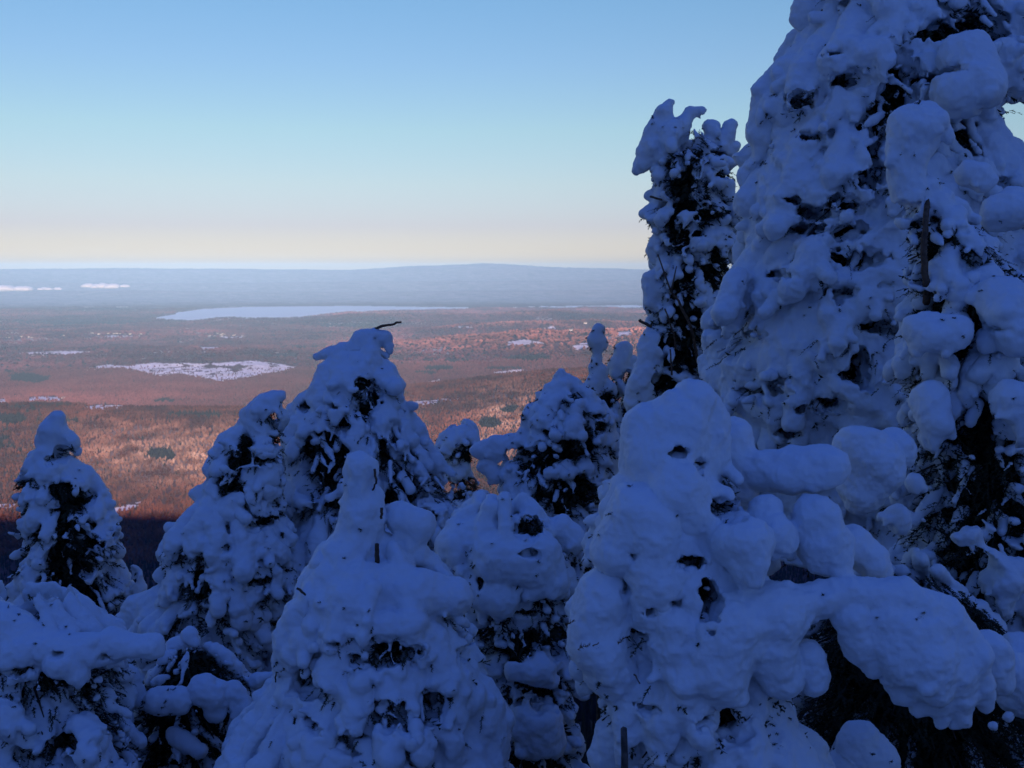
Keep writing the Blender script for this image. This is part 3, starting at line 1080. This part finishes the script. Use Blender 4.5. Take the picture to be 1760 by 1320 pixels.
# 2 ---- pointed fir with the twig
conifer('snowy_fir', 'broad pointed snow covered fir with a dark bare twig poking right from its tip', 8.2,
        [(625, 575, 668), (640, 552, 670), (660, 530, 690), (690, 508, 694), (720, 492, 703), (750, 478, 724), (780, 470, 745), (810, 465, 765), (850, 458, 790), (890, 445, 812), (940, 430, 830), (1000, 420, 850), (1100, 400, 870), (1380, 380, 900)],
        strokes=[[(612, 600, 18), (624, 588, 18), (642, 580, 15), (660, 582, 13), (669, 594, 8)], [(545, 612, 7), (570, 607, 11), (600, 602, 16)], [(628, 622, 22), (626, 650, 36)], [(690, 700, 12), (715, 740, 14), (745, 790, 16), (775, 830, 18), (800, 880, 18)]],
        holes=[(632, 694, 20, 26), (620, 662, 10, 9), (676, 748, 11, 26), (556, 798, 46, 44), (530, 770, 20, 14), (682, 852, 32, 50), (755, 850, 26, 24), (700, 795, 14, 18), (560, 880, 40, 12), (590, 735, 12, 10), (520, 700, 10, 7), (690, 880, 26, 16), (720, 905, 30, 12), (785, 870, 14, 24), (655, 800, 14, 22), (650, 770, 8, 16)],
        lobes=(9, 23), cover=1.0, shell=0.3, seed=4, fol=1.2,
        twigs=[([(636, 568, 0), (655, 561, -0.02), (674, 558, -0.03), (690, 553, -0.05)], 0.013, 0.008)])

# 3 ---- its left companion
conifer('snowy_fir', 'bulky snow covered fir leaning against the left side of the pointed fir', 7.5,
        [(715, 420, 492), (740, 424, 490), (754, 384, 490), (775, 366, 490), (800, 358, 490), (830, 352, 490), (860, 348, 490), (890, 345, 495), (910, 330, 500), (928, 270, 505), (950, 266, 510), (980, 275, 520), (1010, 272, 520), (1040, 262, 500), (1070, 240, 495), (1100, 215, 485), (1150, 205, 480), (1400, 190, 480)],
        strokes=[[(480, 683, 11), (457, 696, 22), (440, 714, 24), (445, 735, 24)], [(475, 720, 22)], [(395, 775, 22), (380, 800, 24)], [(332, 849, 6), (352, 852, 20), (372, 850, 30)], [(292, 908, 8), (318, 912, 10), (345, 912, 9)], [(210, 1075, 18), (240, 1050, 26), (275, 1040, 32)], [(290, 945, 20), (320, 945, 24)], [(380, 1085, 30), (400, 1100, 24), (412, 1115, 12)], [(385, 770, 16), (370, 810, 16)]],
        holes=[(402, 801, 16, 13), (453, 793, 24, 9), (398, 815, 12, 10), (470, 725, 10, 12), (334, 1019, 25, 22), (315, 1050, 34, 24, 1), (462, 1040, 26, 8), (440, 1010, 20, 8), (505, 857, 35, 8), (330, 1115, 80, 26, 1), (420, 1150, 70, 36, 1), (300, 1160, 70, 36, 1), (450, 905, 20, 8)],
        lobes=(9, 20), cover=1.0, shell=0.45, open_=0.27, seed=6, fol=1.1)

# 4 ---- small fir in the gap
conifer('snowy_fir', 'small round snowy fir top in the gap right of the pointed fir', 10.5,
        [(762, 748, 826), (768, 747, 826), (785, 758, 818), (805, 766, 806), (840, 776, 830), (890, 770, 850), (960, 760, 860)],
        strokes=[[(792, 746, 15), (772, 756, 17), (765, 768, 17)], [(806, 752, 15), (812, 766, 13)]],
        holes=[(800, 780, 16, 12), (770, 790, 10, 8), (800, 835, 24, 16)],
        lobes=(8, 17), cover=1.0, shell=0.0, seed=8, fol=1.0)

# 5 ---- mid fir right of the gap
conifer('snowy_fir', 'rounded snowy fir with a tiny pointed tip and dark boughs showing below', 8.4,
        [(648, 957, 968), (660, 951, 980), (672, 948, 1012), (690, 905, 1048), (710, 896, 1058), (740, 893, 1063), (765, 888, 1064), (790, 870, 1062), (830, 860, 1058), (860, 855, 1050), (890, 858, 1045), (960, 850, 1040), (1080, 840, 1030)],
        strokes=[[(962, 651, 8), (963, 666, 14), (960, 688, 22)], [(1002, 674, 12), (985, 690, 20)], [(828, 775, 13), (855, 770, 20), (885, 765, 20)], [(925, 722, 28), (955, 706, 30), (1000, 706, 32), (1025, 732, 28), (1040, 760, 20)], [(905, 748, 16), (900, 770, 16)], [(950, 740, 26), (985, 750, 26)], [(835, 800, 14), (850, 815, 16)], [(975, 815, 17), (1010, 812, 16)], [(1042, 800, 18), (1045, 830, 16)]],
        holes=[(966, 780, 40, 17), (1033, 738, 18, 8), (962, 738, 8, 10), (880, 790, 12, 14), (910, 798, 20, 20), (994, 842, 32, 14), (935, 800, 16, 14), (1010, 775, 20, 12), (945, 745, 7, 9)],
        lobes=(9, 20), cover=1.05, shell=0.15, open_=0.38, seed=9, fol=1.2)

# 6 ---- thin spire
conifer('snowy_fir', 'thin snowy fir leader rising like a finger between the mid firs', 11.0,
        [(672, 1008, 1056), (690, 1003, 1062), (730, 1000, 1068), (800, 990, 1080)],
        strokes=[[(1028, 568, 10), (1024, 582, 13), (1030, 594, 13)], [(1028, 605, 8), (1026, 625, 9)], [(1020, 632, 9), (1030, 640, 13), (1026, 656, 14), (1030, 675, 18)], [(1045, 672, 13)]],
        holes=[(1040, 690, 14, 10), (1020, 720, 10, 8)], lobes=(6, 13), cover=0.9, shell=0.6, seed=10)

# 7 ---- small fir at the foot of the tall one
conifer('snowy_fir', 'low lumpy snowy fir at the left foot of the tall two headed fir', 11.2,
        [(645, 1052, 1104), (655, 1054, 1106), (700, 1060, 1120), (760, 1050, 1150), (860, 1040, 1160)],
        strokes=[[(1070, 602, 14), (1066, 625, 17), (1072, 645, 18)], [(1088, 625, 13), (1092, 645, 14)]],
        holes=[(1078, 650, 8, 10), (1095, 700, 12, 10)], lobes=(8, 17), cover=0.9, shell=0.5, seed=11)

# 8 ---- tall dark fir left of the giant
conifer('snowy_fir', 'tall ragged snowy fir with two crooked heads and a dark right flank', 10.5,
        [(262, 1120, 1246), (290, 1114, 1262), (320, 1120, 1270), (345, 1116, 1272), (365, 1106, 1272), (385, 1106, 1272), (410, 1116, 1272), (450, 1112, 1270), (480, 1108, 1264), (520, 1108, 1252), (560, 1106, 1238), (600, 1102, 1226), (640, 1092, 1222), (700, 1080, 1230), (800, 1070, 1240), (900, 1070, 1240)],
        strokes=[[(1151, 177, 8), (1143, 195, 15), (1132, 225, 20), (1118, 262, 22), (1102, 285, 13), (1092, 296, 6)], [(1142, 240, 24), (1150, 280, 26)], [(1206, 190, 8), (1186, 193, 11), (1172, 215, 17), (1160, 245, 18)], [(1216, 220, 11), (1226, 216, 8), (1220, 245, 14), (1205, 275, 18)], [(1255, 216, 10), (1250, 234, 12), (1236, 258, 14), (1216, 285, 15)], [(1265, 250, 7), (1250, 262, 9)], [(1262, 280, 10), (1240, 292, 13)], [(1110, 365, 12), (1125, 360, 16)], [(1195, 330, 16), (1235, 325, 16)], [(1180, 400, 11), (1175, 412, 9)], [(1205, 400, 14)], [(1245, 405, 16)], [(1140, 440, 17), (1165, 430, 12), (1184, 424, 8)], [(1177, 515, 11), (1172, 530, 9)], [(1122, 590, 20, -.2), (1112, 640, 24, -.25), (1098, 690, 24, -.25)], [(1215, 600, 18, -.25), (1225, 640, 20, -.25)], [(1120, 480, 16, -.1), (1118, 520, 14, -.1)]],
        holes=[(1190, 248, 10, 8), (1165, 316, 18, 16), (1186, 352, 18, 10), (1250, 300, 16, 9), (1230, 262, 16, 7), (1200, 455, 40, 38, 1), (1235, 480, 26, 42, 1), (1190, 540, 28, 32, 1), (1210, 470, 22, 18), (1192, 545, 18, 22), (1160, 400, 10, 20), (1190, 600, 30, 30), (1150, 590, 16, 16), (1225, 370, 24, 8), (1140, 660, 20, 14)],
        lobes=(8, 18), cover=1.1, shell=0.25, open_=0.42, seed=12, fol=1.3,
        twigs=[([(1131, 437, -0.8), (1152, 500, -0.85), (1166, 516, -0.8), (1190, 570, -0.75), (1200, 625, -0.6)], 0.006, 0.016),
               ([(1153, 500, -0.85), (1163, 458, -0.85)], 0.009, 0.005),
               ([(1143, 530, -0.8), (1158, 575, -0.75), (1162, 600, -0.7)], 0.007, 0.010),
               ([(1152, 600, -0.7), (1155, 645, -0.7)], 0.007, 0.010),
               ([(1098, 550, -0.5), (1120, 562, -0.5)], 0.016, 0.016),
               ([(1118, 338, -0.5), (1137, 343, -0.4)], 0.010, 0.010)])

# 9 ---- the giant
conifer('snowy_fir', 'tallest snow plastered fir rising out of the top of the frame at right', 7.6,
        [(-120, 1440, 1640), (-60, 1390, 1690), (0, 1378, 1722), (40, 1378, 1748), (60, 1380, 1765), (90, 1352, 1775), (130, 1316, 1775), (170, 1299, 1765), (220, 1292, 1725), (260, 1280, 1715), (300, 1273, 1765), (350, 1265, 1785), (400, 1262, 1795), (450, 1252, 1800), (500, 1236, 1800), (540, 1228, 1800), (580, 1216, 1800), (620, 1200, 1800), (680, 1210, 1800), (740, 1250, 1790), (820, 1260, 1780), (950, 1270, 1780)],
        strokes=[[(1385, 8, 20), (1382, 30, 18), (1400, 20, 22)], [(1440, 30, 45), (1420, 80, 45)], [(1560, 0, 60), (1500, 60, 60), (1470, 130, 55)], [(1640, 20, 40), (1700, 15, 30), (1740, 40, 30)], [(1660, 100, 45, -.8), (1680, 150, 42, -.9), (1640, 160, 40, -.9)], [(1720, 110, 40, -.4), (1745, 150, 30, -.4)], [(1330, 170, 30), (1310, 230, 30)], [(1268, 480, 20, -.3), (1245, 540, 20, -.4)]],
        holes=[(1562, 135, 22, 50), (1640, 245, 46, 40), (1508, 255, 16, 60), (1540, 180, 20, 30), (1617, 54, 34, 18), (1686, 44, 38, 30), (1648, 225, 34, 24), (1500, 307, 18, 14), (1389, 162, 20, 12), (1378, 339, 14, 6), (1479, 350, 18, 11), (1475, 398, 28, 14), (1495, 447, 40, 16), (1521, 565, 32, 14), (1304, 580, 26, 8), (1739, 182, 24, 18), (1320, 680, 40, 14), (1440, 700, 22, 14), (1500, 640, 20, 30), (1350, 660, 18, 10), (1400, 225, 10, 6)],
        lobes=(10, 27), cover=0.95, shell=0.68, tier=2.6, blend=0.0075, open_=0.31, seed=14, fol=1.2, deep=0.8, gaps=0.4)

# 10 ---- right fir in front of the giant
conifer('snowy_fir', 'snow capped fir with a bare stretch of dark trunk at the right edge', 5.6,
        [(345, 1545, 1625), (365, 1552, 1640), (400, 1556, 1690), (430, 1556, 1722), (480, 1554, 1760), (540, 1546, 1790), (600, 1538, 1810), (650, 1534, 1820), (700, 1548, 1830), (760, 1552, 1840), (830, 1548, 1850), (900, 1540, 1860), (1100, 1530, 1880)],
        strokes=[[(1584, 202, 30), (1574, 222, 44), (1560, 256, 36), (1556, 296, 28), (1564, 335, 30), (1568, 370, 28)], [(1604, 222, 24)], [(1598, 322, 20), (1580, 340, 18)], [(1686, 305, 24, .3), (1665, 300, 20, .3)], [(1740, 360, 36, .2), (1715, 365, 30, .2)], [(1690, 430, 22), (1676, 455, 26)], [(1590, 570, 34, -.3), (1640, 575, 30, -.35)], [(1600, 690, 32, -.35), (1610, 730, 26, -.4), (1600, 765, 14, -.4)], [(1740, 690, 36, -.5), (1750, 740, 30, -.5)], [(1720, 520, 44, -.3), (1750, 570, 44, -.4)], [(1540, 892, 30, -.5), (1515, 888, 12, -.5)], [(1602, 890, 16, -.5), (1618, 895, 9, -.5)], [(1573, 830, 12, -.4), (1590, 836, 7, -.4)], [(1640, 900, 12, -.5), (1662, 920, 24, -.5), (1678, 935, 16, -.5)], [(1690, 970, 32, -.5), (1720, 1000, 40, -.5), (1712, 1050, 24, -.5), (1710, 1075, 10, -.5)], [(1745, 985, 30, -.5)]],
        holes=[(1590, 425, 15, 52), (1558, 361, 16, 13), (1740, 467, 22, 26), (1680, 394, 20, 9), (1690, 748, 34, 26), (1610, 860, 50, 40), (1690, 850, 70, 60), (1670, 1020, 110, 90, 1), (1640, 880, 120, 90, 1), (1560, 800, 30, 30), (1620, 800, 40, 20), (1750, 850, 40, 70), (1590, 960, 60, 40), (1650, 990, 40, 50), (1640, 395, 18, 7), (1580, 1000, 60, 50), (1560, 930, 40, 20), (1650, 1060, 60, 50)],
        lobes=(14, 32), cover=0.85, shell=0.35, seed=15, fol=1.4,
        twigs=[([(1595, 335, -.02), (1591, 375, -.16), (1588, 425, -.2), (1591, 475, -.17), (1593, 520, -.02)], 0.013, 0.019)])

# 11 ---- big front right fir
conifer('snowy_fir', 'nearest fir, a heavy snow laden mass with drooping arms in the lower right', 4.0,
        [(800, 1080, 1262), (830, 1062, 1266), (860, 1038, 1275), (890, 1020, 1290), (930, 1010, 1300), (965, 992, 1310), (995, 980, 1320), (1040, 976, 1330), (1100, 976, 1340), (1150, 984, 1350), (1200, 1002, 1370), (1240, 1012, 1390), (1290, 1012, 1420), (1420, 1010, 1480)],
        strokes=[[(1188, 690, 38, -.05), (1165, 728, 58, -.05), (1142, 782, 74, -.05), (1150, 840, 62, -.05)], [(1112, 735, 40, -.05)], [(1208, 705, 36), (1212, 740, 42), (1200, 790, 48)], [(1255, 760, 42, .15), (1270, 800, 40, .15), (1270, 840, 34, .15)],
                 [(1300, 805, 34, .1), (1360, 806, 38, .05), (1418, 803, 36)], [(1480, 775, 46, .8), (1500, 800, 52, .8), (1480, 845, 40, .8)], [(1530, 775, 40, .9)],
                 [(1255, 930, 40, -.25), (1285, 935, 48, -.28), (1290, 975, 36, -.3)], [(1318, 885, 32, -.1), (1330, 920, 40, -.15)], [(1402, 895, 44, -.1), (1415, 930, 48, -.1), (1420, 955, 36, -.1)], [(1465, 930, 30, 0), (1500, 965, 24, 0), (1520, 990, 14, 0)],
                 [(1250, 1075, 70, -.25), (1330, 1060, 60, -.25), (1400, 1032, 28, -.2), (1470, 1018, 26, -.2), (1550, 1026, 32, -.2), (1620, 1070, 38, -.2), (1665, 1125, 34, -.2), (1680, 1175, 20, -.2)],
                 [(1525, 1060, 46, -.2), (1575, 1095, 60, -.2), (1620, 1140, 56, -.2), (1640, 1190, 36, -.2)], [(1540, 1110, 40, -.24), (1560, 1150, 34, -.26)], [(1600, 1140, 44, -.28), (1605, 1185, 30, -.28)], [(1545, 1165, 30, -.22), (1552, 1195, 18, -.22)], [(1580, 1180, 32, -.22), (1578, 1222, 16, -.22)], [(1612, 1205, 28, -.22), (1616, 1238, 13, -.22)], [(1650, 1205, 28, -.22), (1655, 1240, 14, -.22)], [(1685, 1180, 24, -.2), (1692, 1212, 13, -.2)], [(1462, 1060, 30, -.22), (1480, 1110, 24, -.22), (1500, 1150, 16, -.22)], [(1700, 1120, 34, -.1), (1715, 1170, 26, -.1)], [(1500, 1080, 40, -.2), (1560, 1140, 46, -.2)],
                 [(1250, 1080, 66, -.28), (1230, 1150, 56, -.3), (1255, 1200, 30, -.3)], [(1320, 1110, 52, -.25), (1340, 1160, 40, -.25)], [(1390, 1130, 30, -.2), (1395, 1170, 26, -.2)],
                 [(1090, 880, 50, -.2), (1060, 940, 46, -.2)], [(1120, 900, 50, -.22), (1125, 1000, 44, -.25), (1115, 1060, 34, -.25)], [(1035, 1030, 50, -.2), (1030, 1100, 52, -.2), (1050, 1160, 42, -.2), (1055, 1200, 20, -.2)],
                 [(1170, 840, 52, -.2), (1190, 880, 44, -.2)], [(1160, 1080, 34, -.3), (1150, 1120, 26, -.3)],
                 [(1060, 1270, 44, -.1), (1040, 1300, 30, -.1)], [(1180, 1230, 40, -.15), (1170, 1300, 46, -.15)], [(1475, 1275, 36, .2), (1500, 1310, 40, .2), (1450, 1330, 40, .2)], [(1330, 1310, 34, 0), (1290, 1330, 40, 0)],
                 [(1720, 1150, 40, .3), (1760, 1180, 50, .3), (1750, 1120, 36, .4)], [(1707, 1248, 11, .2)], [(1733, 1232, 11, .2)]],
        holes=[(1161, 777, 20, 9), (1249, 870, 26, 20), (1087, 952, 8, 8), (1076, 1018, 9, 14), (1187, 970, 22, 12), (1218, 1031, 16, 32), (1120, 1055, 12, 7), (1270, 1250, 40, 28), (1160, 1040, 12, 9), (1205, 800, 12, 8), (1110, 1105, 10, 6), (1330, 1240, 50, 26, 1), (1420, 1240, 80, 70, 1), (1340, 1265, 60, 40, 1), (1210, 1245, 14, 10), (1115, 1225, 20, 8)],
        lobes=(17, 38), cover=0.85, shell=0.72, fringe=0.3, blend=0.0085, open_=0.36, seed=17, fol=1.0, fleck=0.2, gaps=0.0,
        dry=[(993, 1116, -.42, 0.05, 0.6), (1062, 1108, -.40, 0.045, 1.0), (972, 1075, -.30, 0.04, 0.7)],
        twigs=[([(1090, 1158, -.36), (1100, 1175, -.38)], 0.003, 0.002), ([(1030, 1104, -.42), (1018, 1110, -.42)], 0.002, 0.002)])

# 12 ---- front centre fir with the hooded leader
conifer('snowy_fir', 'front centre fir whose snow hooded leader bends over like a cane', 4.8,
        [(960, 545, 660), (972, 534, 664), (990, 522, 690), (1010, 512, 770), (1030, 490, 808), (1060, 480, 812), (1100, 476, 816), (1150, 478, 846), (1175, 468, 850), (1210, 440, 862), (1250, 412, 880), (1290, 385, 892), (1340, 350, 905), (1430, 320, 930)],
        strokes=[[(640, 812, 11), (632, 803, 18), (617, 802, 24), (614, 835, 26), (622, 870, 34), (620, 905, 38), (604, 940, 40), (580, 970, 40), (556, 1000, 38)], [(640, 850, 18), (648, 890, 14), (642, 925, 14)], [(690, 890, 28, .05), (720, 900, 28, .05), (700, 935, 24, .05), (690, 950, 14, .05)], [(640, 1010, 50, -.1), (720, 1020, 42, -.12), (780, 1025, 34, -.1)], [(510, 1060, 30, -.15), (505, 1110, 32, -.15), (500, 1140, 26, -.15)], [(600, 1040, 55, -.2), (590, 1090, 44, -.22)], [(660, 1080, 40, -.25), (660, 1110, 20, -.25)], [(700, 1080, 36, -.25), (705, 1115, 16, -.25)], [(610, 1085, 24, -.25), (608, 1118, 13, -.25)], [(570, 1180, 40, -.2), (620, 1190, 44, -.25), (690, 1180, 48, -.25), (700, 1215, 34, -.25)], [(770, 1170, 46, -.15), (800, 1200, 40, -.15)], [(500, 1230, 44, -.15), (450, 1280, 40, -.1)], [(830, 1230, 36, -.1), (840, 1290, 36, -.1)], [(580, 1250, 36, -.25), (560, 1290, 30, -.25)], [(770, 1290, 36, -.25), (760, 1330, 36, -.25)], [(640, 1300, 36, -.25)]],
        holes=[(612, 1146, 20, 11), (668, 1138, 44, 15), (522, 1186, 28, 18), (547, 1205, 14, 14), (663, 1250, 34, 20), (738, 1236, 32, 22), (527, 1266, 24, 9), (585, 1305, 34, 22), (715, 1262, 22, 16), (575, 1110, 10, 8), (800, 1135, 16, 8)],
        lobes=(12, 29), cover=0.9, shell=0.62, open_=0.27, fringe=0.4, fleck=0.3, gaps=0.0, blend=0.006, seed=19, fol=1.1,
        twigs=[([(644, 806, -.05), (646, 830, -.04), (640, 845, -.02)], 0.006, 0.004), ([(656, 872, -.12), (656, 892, -.12)], 0.007, 0.006), ([(648, 935, -.14), (649, 968, -.12)], 0.010, 0.012),
               ([(511, 1010, -.2), (528, 1025, -.22), (542, 1040, -.2)], 0.005, 0.009), ([(492, 1150, -.2), (474, 1156, -.2), (474, 1172, -.2)], 0.005, 0.003)])

# 13 ---- mound behind, between front firs
conifer('snowy_fir', 'wide dome of snow covered boughs between the two front firs', 5.8,
        [(885, 838, 880), (902, 778, 945), (922, 750, 978), (950, 742, 986), (985, 760, 990), (1020, 790, 990), (1060, 790, 985), (1100, 800, 985), (1150, 820, 992), (1220, 825, 1000), (1300, 830, 1005), (1420, 820, 1010)],
        strokes=[[(780, 935, 34, -.1), (840, 915, 34, -.1), (880, 905, 22, -.1)], [(850, 960, 50, -.2), (920, 960, 46, -.2), (940, 1000, 36, -.2)], [(820, 1010, 34, -.2), (860, 1030, 34, -.25)], [(890, 1150, 26, -.3), (925, 1150, 32, -.3), (945, 1170, 18, -.3)], [(920, 1235, 50, -.25), (930, 1270, 44, -.25)], [(870, 1230, 20, -.2), (880, 1260, 20, -.2)], [(960, 905, 24, 0), (985, 930, 24, 0)]],
        holes=[(906, 911, 22, 13), (949, 1045, 24, 18), (755, 1045, 18, 20), (870, 1115, 44, 18), (940, 1198, 42, 14), (826, 1000, 5, 9), (830, 1100, 20, 14), (960, 1110, 24, 20), (975, 1200, 18, 20), (930, 1300, 18, 12), (905, 1060, 20, 8)],
        lobes=(11, 24), cover=0.9, shell=0.5, open_=0.27, seed=21, fol=1.1)

# 14 ---- bottom left
conifer('snowy_fir', 'low fir under a smooth thick snow pillow in the bottom left corner', 5.2,
        [(1110, -150, 215), (1150, -150, 225), (1220, -160, 230), (1320, -170, 240), (1440, -180, 250)],
        strokes=[[(-40, 1080, 62, -.1), (15, 1088, 48, -.2), (70, 1115, 36, -.25), (130, 1122, 32, -.25), (190, 1110, 26, -.2), (260, 1110, 22, -.2)], [(30, 1130, 40, -.3), (45, 1155, 24, -.3)], [(110, 1140, 34, -.3), (130, 1160, 22, -.3)], [(-20, 1240, 40, -.3), (30, 1265, 34, -.35), (60, 1285, 22, -.35)], [(140, 1250, 26, -.3), (160, 1290, 44, -.35), (200, 1320, 36, -.3)], [(20, 1340, 30, -.4)]],
        holes=[(70, 1215, 120, 50, 1), (180, 1210, 80, 60, 1), (70, 1210, 60, 20), (180, 1200, 40, 22), (100, 1240, 20, 16), (60, 1320, 50, 22), (120, 1320, 14, 12), (225, 1260, 20, 50)],
        lobes=(12, 26), cover=0.9, barek=0.2, shell=0.0, seed=23, fol=1.6)

# 15 ---- dark open fir
conifer('snowy_fir', 'dark open fir with separate snow balls on its boughs in the lower left', 5.9,
        [(1118, 290, 340), (1150, 250, 420), (1190, 220, 445), (1240, 200, 450), (1300, 190, 440), (1440, 180, 430)],
        strokes=[[(215, 1160, 20, -.25), (220, 1195, 22, -.25), (240, 1205, 16, -.25)], [(275, 1205, 24, -.35), (305, 1205, 26, -.35)], [(350, 1185, 28, -.3), (372, 1195, 26, -.3), (375, 1225, 14, -.3)], [(402, 1185, 16, -.25), (415, 1215, 20, -.25), (405, 1245, 13, -.25)], [(440, 1170, 14, 0), (470, 1160, 12, 0)], [(300, 1260, 12, -.3), (340, 1290, 13, -.3)], [(285, 1130, 10, -.2)]],
        holes=[(300, 1160, 90, 50, 1), (250, 1250, 70, 60, 1), (330, 1270, 90, 60, 1), (400, 1290, 60, 60, 1), (430, 1220, 50, 50, 1)],
        lobes=(10, 22), cover=0.7, tier=3.2, shell=0.0, seed=25, fol=1.4, crumbs=0.1)

# 16 ---- dark boughs beneath the drooping arm
conifer('snowy_fir', 'dark needled fir almost free of snow beneath the drooping arm of the nearest fir', 4.9,
        [(1010, 1480, 1560), (1060, 1400, 1700), (1110, 1370, 1780), (1180, 1360, 1800), (1260, 1350, 1810), (1450, 1340, 1820)],
        holes=[(1500, 1170, 220, 200, 1), (1680, 1230, 240, 220, 1)], lobes=(10, 20), cover=0.6, tier=3.4, shell=0.0, seed=31, fol=4.5, gaps=0, crumbs=0.0, barek=0.0)

# ---- broken stick standing in the snow
p0 = at(1072, 1252, 3.5)
p1 = at(1073, 1345, 3.5)
gz0 = float(height(np.array([p1[0]]), np.array([3.5]))[0])
pp = [np.array([p1[0], 3.5, gz0]), p1, (p0 + p1) / 2 + np.array([0.002, 0, 0]), p0, p0 + np.array([-0.004, 0, 0.004])]
v_, f_ = tube(pp, [0.016, 0.013, 0.012, 0.011, 0.004], 7)
loc = np.array([p1[0], 3.5, gz0])
st = link('broken_stick', v_, f_, M['deadwood'], loc=loc)
tag(st, 'bare grey broken stick standing upright in front of the nearest fir', 'stick')

# ------------------------------------------------------------------ low clouds over the far plain
def cloud(px0, px1, py, d, hpx, label, seed):
    rs = np.random.RandomState(seed)
    k = d / F
    n_ = int((px1 - px0) / 5) + 3
    parts = []
    import bmesh
    bm = bmesh.new()
    bmesh.ops.create_icosphere(bm, subdivisions=3, radius=1)
    bv = np.array([v.co[:] for v in bm.verts])
    bf = np.array([[v.index for v in f.verts] for f in bm.faces])
    bm.free()
    for i in range(n_):
        x = px0 + (px1 - px0) * (i + 0.5) / n_ + rs.randn() * 1.5
        r = hpx * (0.5 + 0.7 * rs.rand())
        c = np.array([(x - W / 2) / F * d, d + rs.randn() * 200, pxz(d, py + hpx * 0.5 - r * 0.5)])
        sv = bv * np.array([r * 1.9, r * 2.4, r * 0.8]) * k
        sv = sv * (1 + 0.25 * fbm(bv + i * 3.1, 2.2, 3, seed))[:, None]
        parts.append((sv + c, bf))
    v, f = merge(parts)
    loc = v.mean(0)
    o = link('low_cloud', v, f, M['cloud'], loc=loc)
    tag(o, label, 'cloud', 'low clouds over the far plain')


m, n, b = new_mat('cloud_white')
b.inputs['Base Color'].default_value = (0.75, 0.75, 0.75, 1)
b.inputs['Roughness'].default_value = 1.0
b.inputs['Specular IOR Level'].default_value = 0.0
M['cloud'] = m
cloud(-40, 53, 496, 30000, 6.5, 'thick low white cloud strip at the left edge over the far plain', 1)
cloud(78, 112, 496, 30500, 4.0, 'small faint low cloud between two longer strips over the plain', 2)
cloud(146, 220, 492, 31000, 5.5, 'long ragged low cloud strip, right of the small faint one', 3)

# ------------------------------------------------------------------ far farmhouses and village
m, n, b = new_mat('house_paint')
b.inputs['Base Color'].default_value = (0.82, 0.80, 0.76, 1)
M['house'] = m
M['roof'] = noisy_color('house_roof', (0.16, 0.13, 0.12), (0.26, 0.22, 0.2), 0.5)


def house(px, py, scale, label, group, first=[None]):
    # find the ground point seen at that pixel
    dd = np.geomspace(2600, 22000, 900)
    x = (px - W / 2) / F * dd
    z = height(x, dd)
    _, yy = project(np.stack([x, dd, z], -1))
    hit = np.argmax(yy <= py)
    loc = (x[hit], dd[hit], z[hit])
    if first[0] is None:
        r = bpy.data.objects.new('house', None)
        COL.objects.link(r)
        wv = np.array([(sx * 7, sy * 5, sz * 7.0) for sz in (0, 1) for sx, sy in ((-1, -1), (1, -1), (1, 1), (-1, 1))] + [(-7, 0, 11.0), (7, 0, 11.0)])
        wf = [[0, 1, 5], [0, 5, 4], [1, 2, 6], [1, 6, 5], [2, 3, 7], [2, 7, 6], [3, 0, 4], [3, 4, 7], [4, 8, 7], [5, 6, 9]]
        link('wall', wv, wf, M['house'], r, smooth=False)
        rv = np.array([(-7.6, -5.7, 6.6), (7.6, -5.7, 6.6), (7.6, 0, 11.4), (-7.6, 0, 11.4), (-7.6, 5.7, 6.6), (7.6, 5.7, 6.6),
                       (-7.6, -5.7, 6.9), (7.6, -5.7, 6.9), (7.6, 0, 11.7), (-7.6, 0, 11.7), (-7.6, 5.7, 6.9), (7.6, 5.7, 6.9)])
        rf = [[0, 1, 2, 3], [3, 2, 5, 4], [6, 9, 8, 7], [9, 10, 11, 8], [0, 6, 7, 1], [4, 5, 11, 10], [1, 7, 8, 2], [2, 8, 11, 5], [0, 3, 9, 6], [3, 4, 10, 9]]
        link('roof', rv, rf, M['roof'], r, smooth=False)
        first[0] = r
    else:
        src = first[0]
        r = src.copy()
        COL.objects.link(r)
        for ch in src.children:
            c = ch.copy()
            COL.objects.link(c)
            c.parent = r
    r.location = loc
    r.scale = (scale,) * 3
    r.rotation_euler = (0, 0, (px * 1.7) % 0.9 - 0.45)
    tag(r, label, 'house', group)


house(*HOUSES[0], 1.2, 'pale farmhouse at the right end of the small snowy field on the left', None)
house(*HOUSES[1], 2.2, 'lone white house on the far ridge left of the tall ragged fir', None)
house(*HOUSES[2], 2.2, 'white house on the ridge just left of the finger like fir leader', None)
for x, y in HOUSES[3:]:
    house(x, y, 0.9 + 0.8 * ((x * 7.3) % 1), 'tiny white village house in the hazy plain on the left', 'village houses in the hazy plain')

# ------------------------------------------------------------------ haze
hv = [(sx * 54000.0, sy, sz) for sz in (-760.0, 212.0) for sx, sy in ((-1, -5000.0), (1, -5000.0), (1, 47500.0), (-1, 47500.0))]
hf = [[0, 3, 2, 1], [4, 5, 6, 7], [0, 1, 5, 4], [1, 2, 6, 5], [2, 3, 7, 6], [3, 0, 4, 7]]
hm = bpy.data.materials.new('haze_air')
hm.use_nodes = True
n = hm.node_tree
n.nodes.clear()
o = n.nodes.new('ShaderNodeOutputMaterial')
pv = n.nodes.new('ShaderNodeVolumePrincipled')
pv.inputs['Color'].default_value = (0.29, 0.59, 1.0, 1)
pv.inputs['Density'].default_value = 2.5e-5
pv.inputs['Anisotropy'].default_value = -0.5
n.links.new(pv.outputs[0], o.inputs['Volume'])
hz = link('haze', hv, hf, hm, smooth=False)
tag(hz, 'pale bluish air thickening towards the horizon', kind='stuff')

print('TREES', sum(s[1] for s in STATS), STATS)
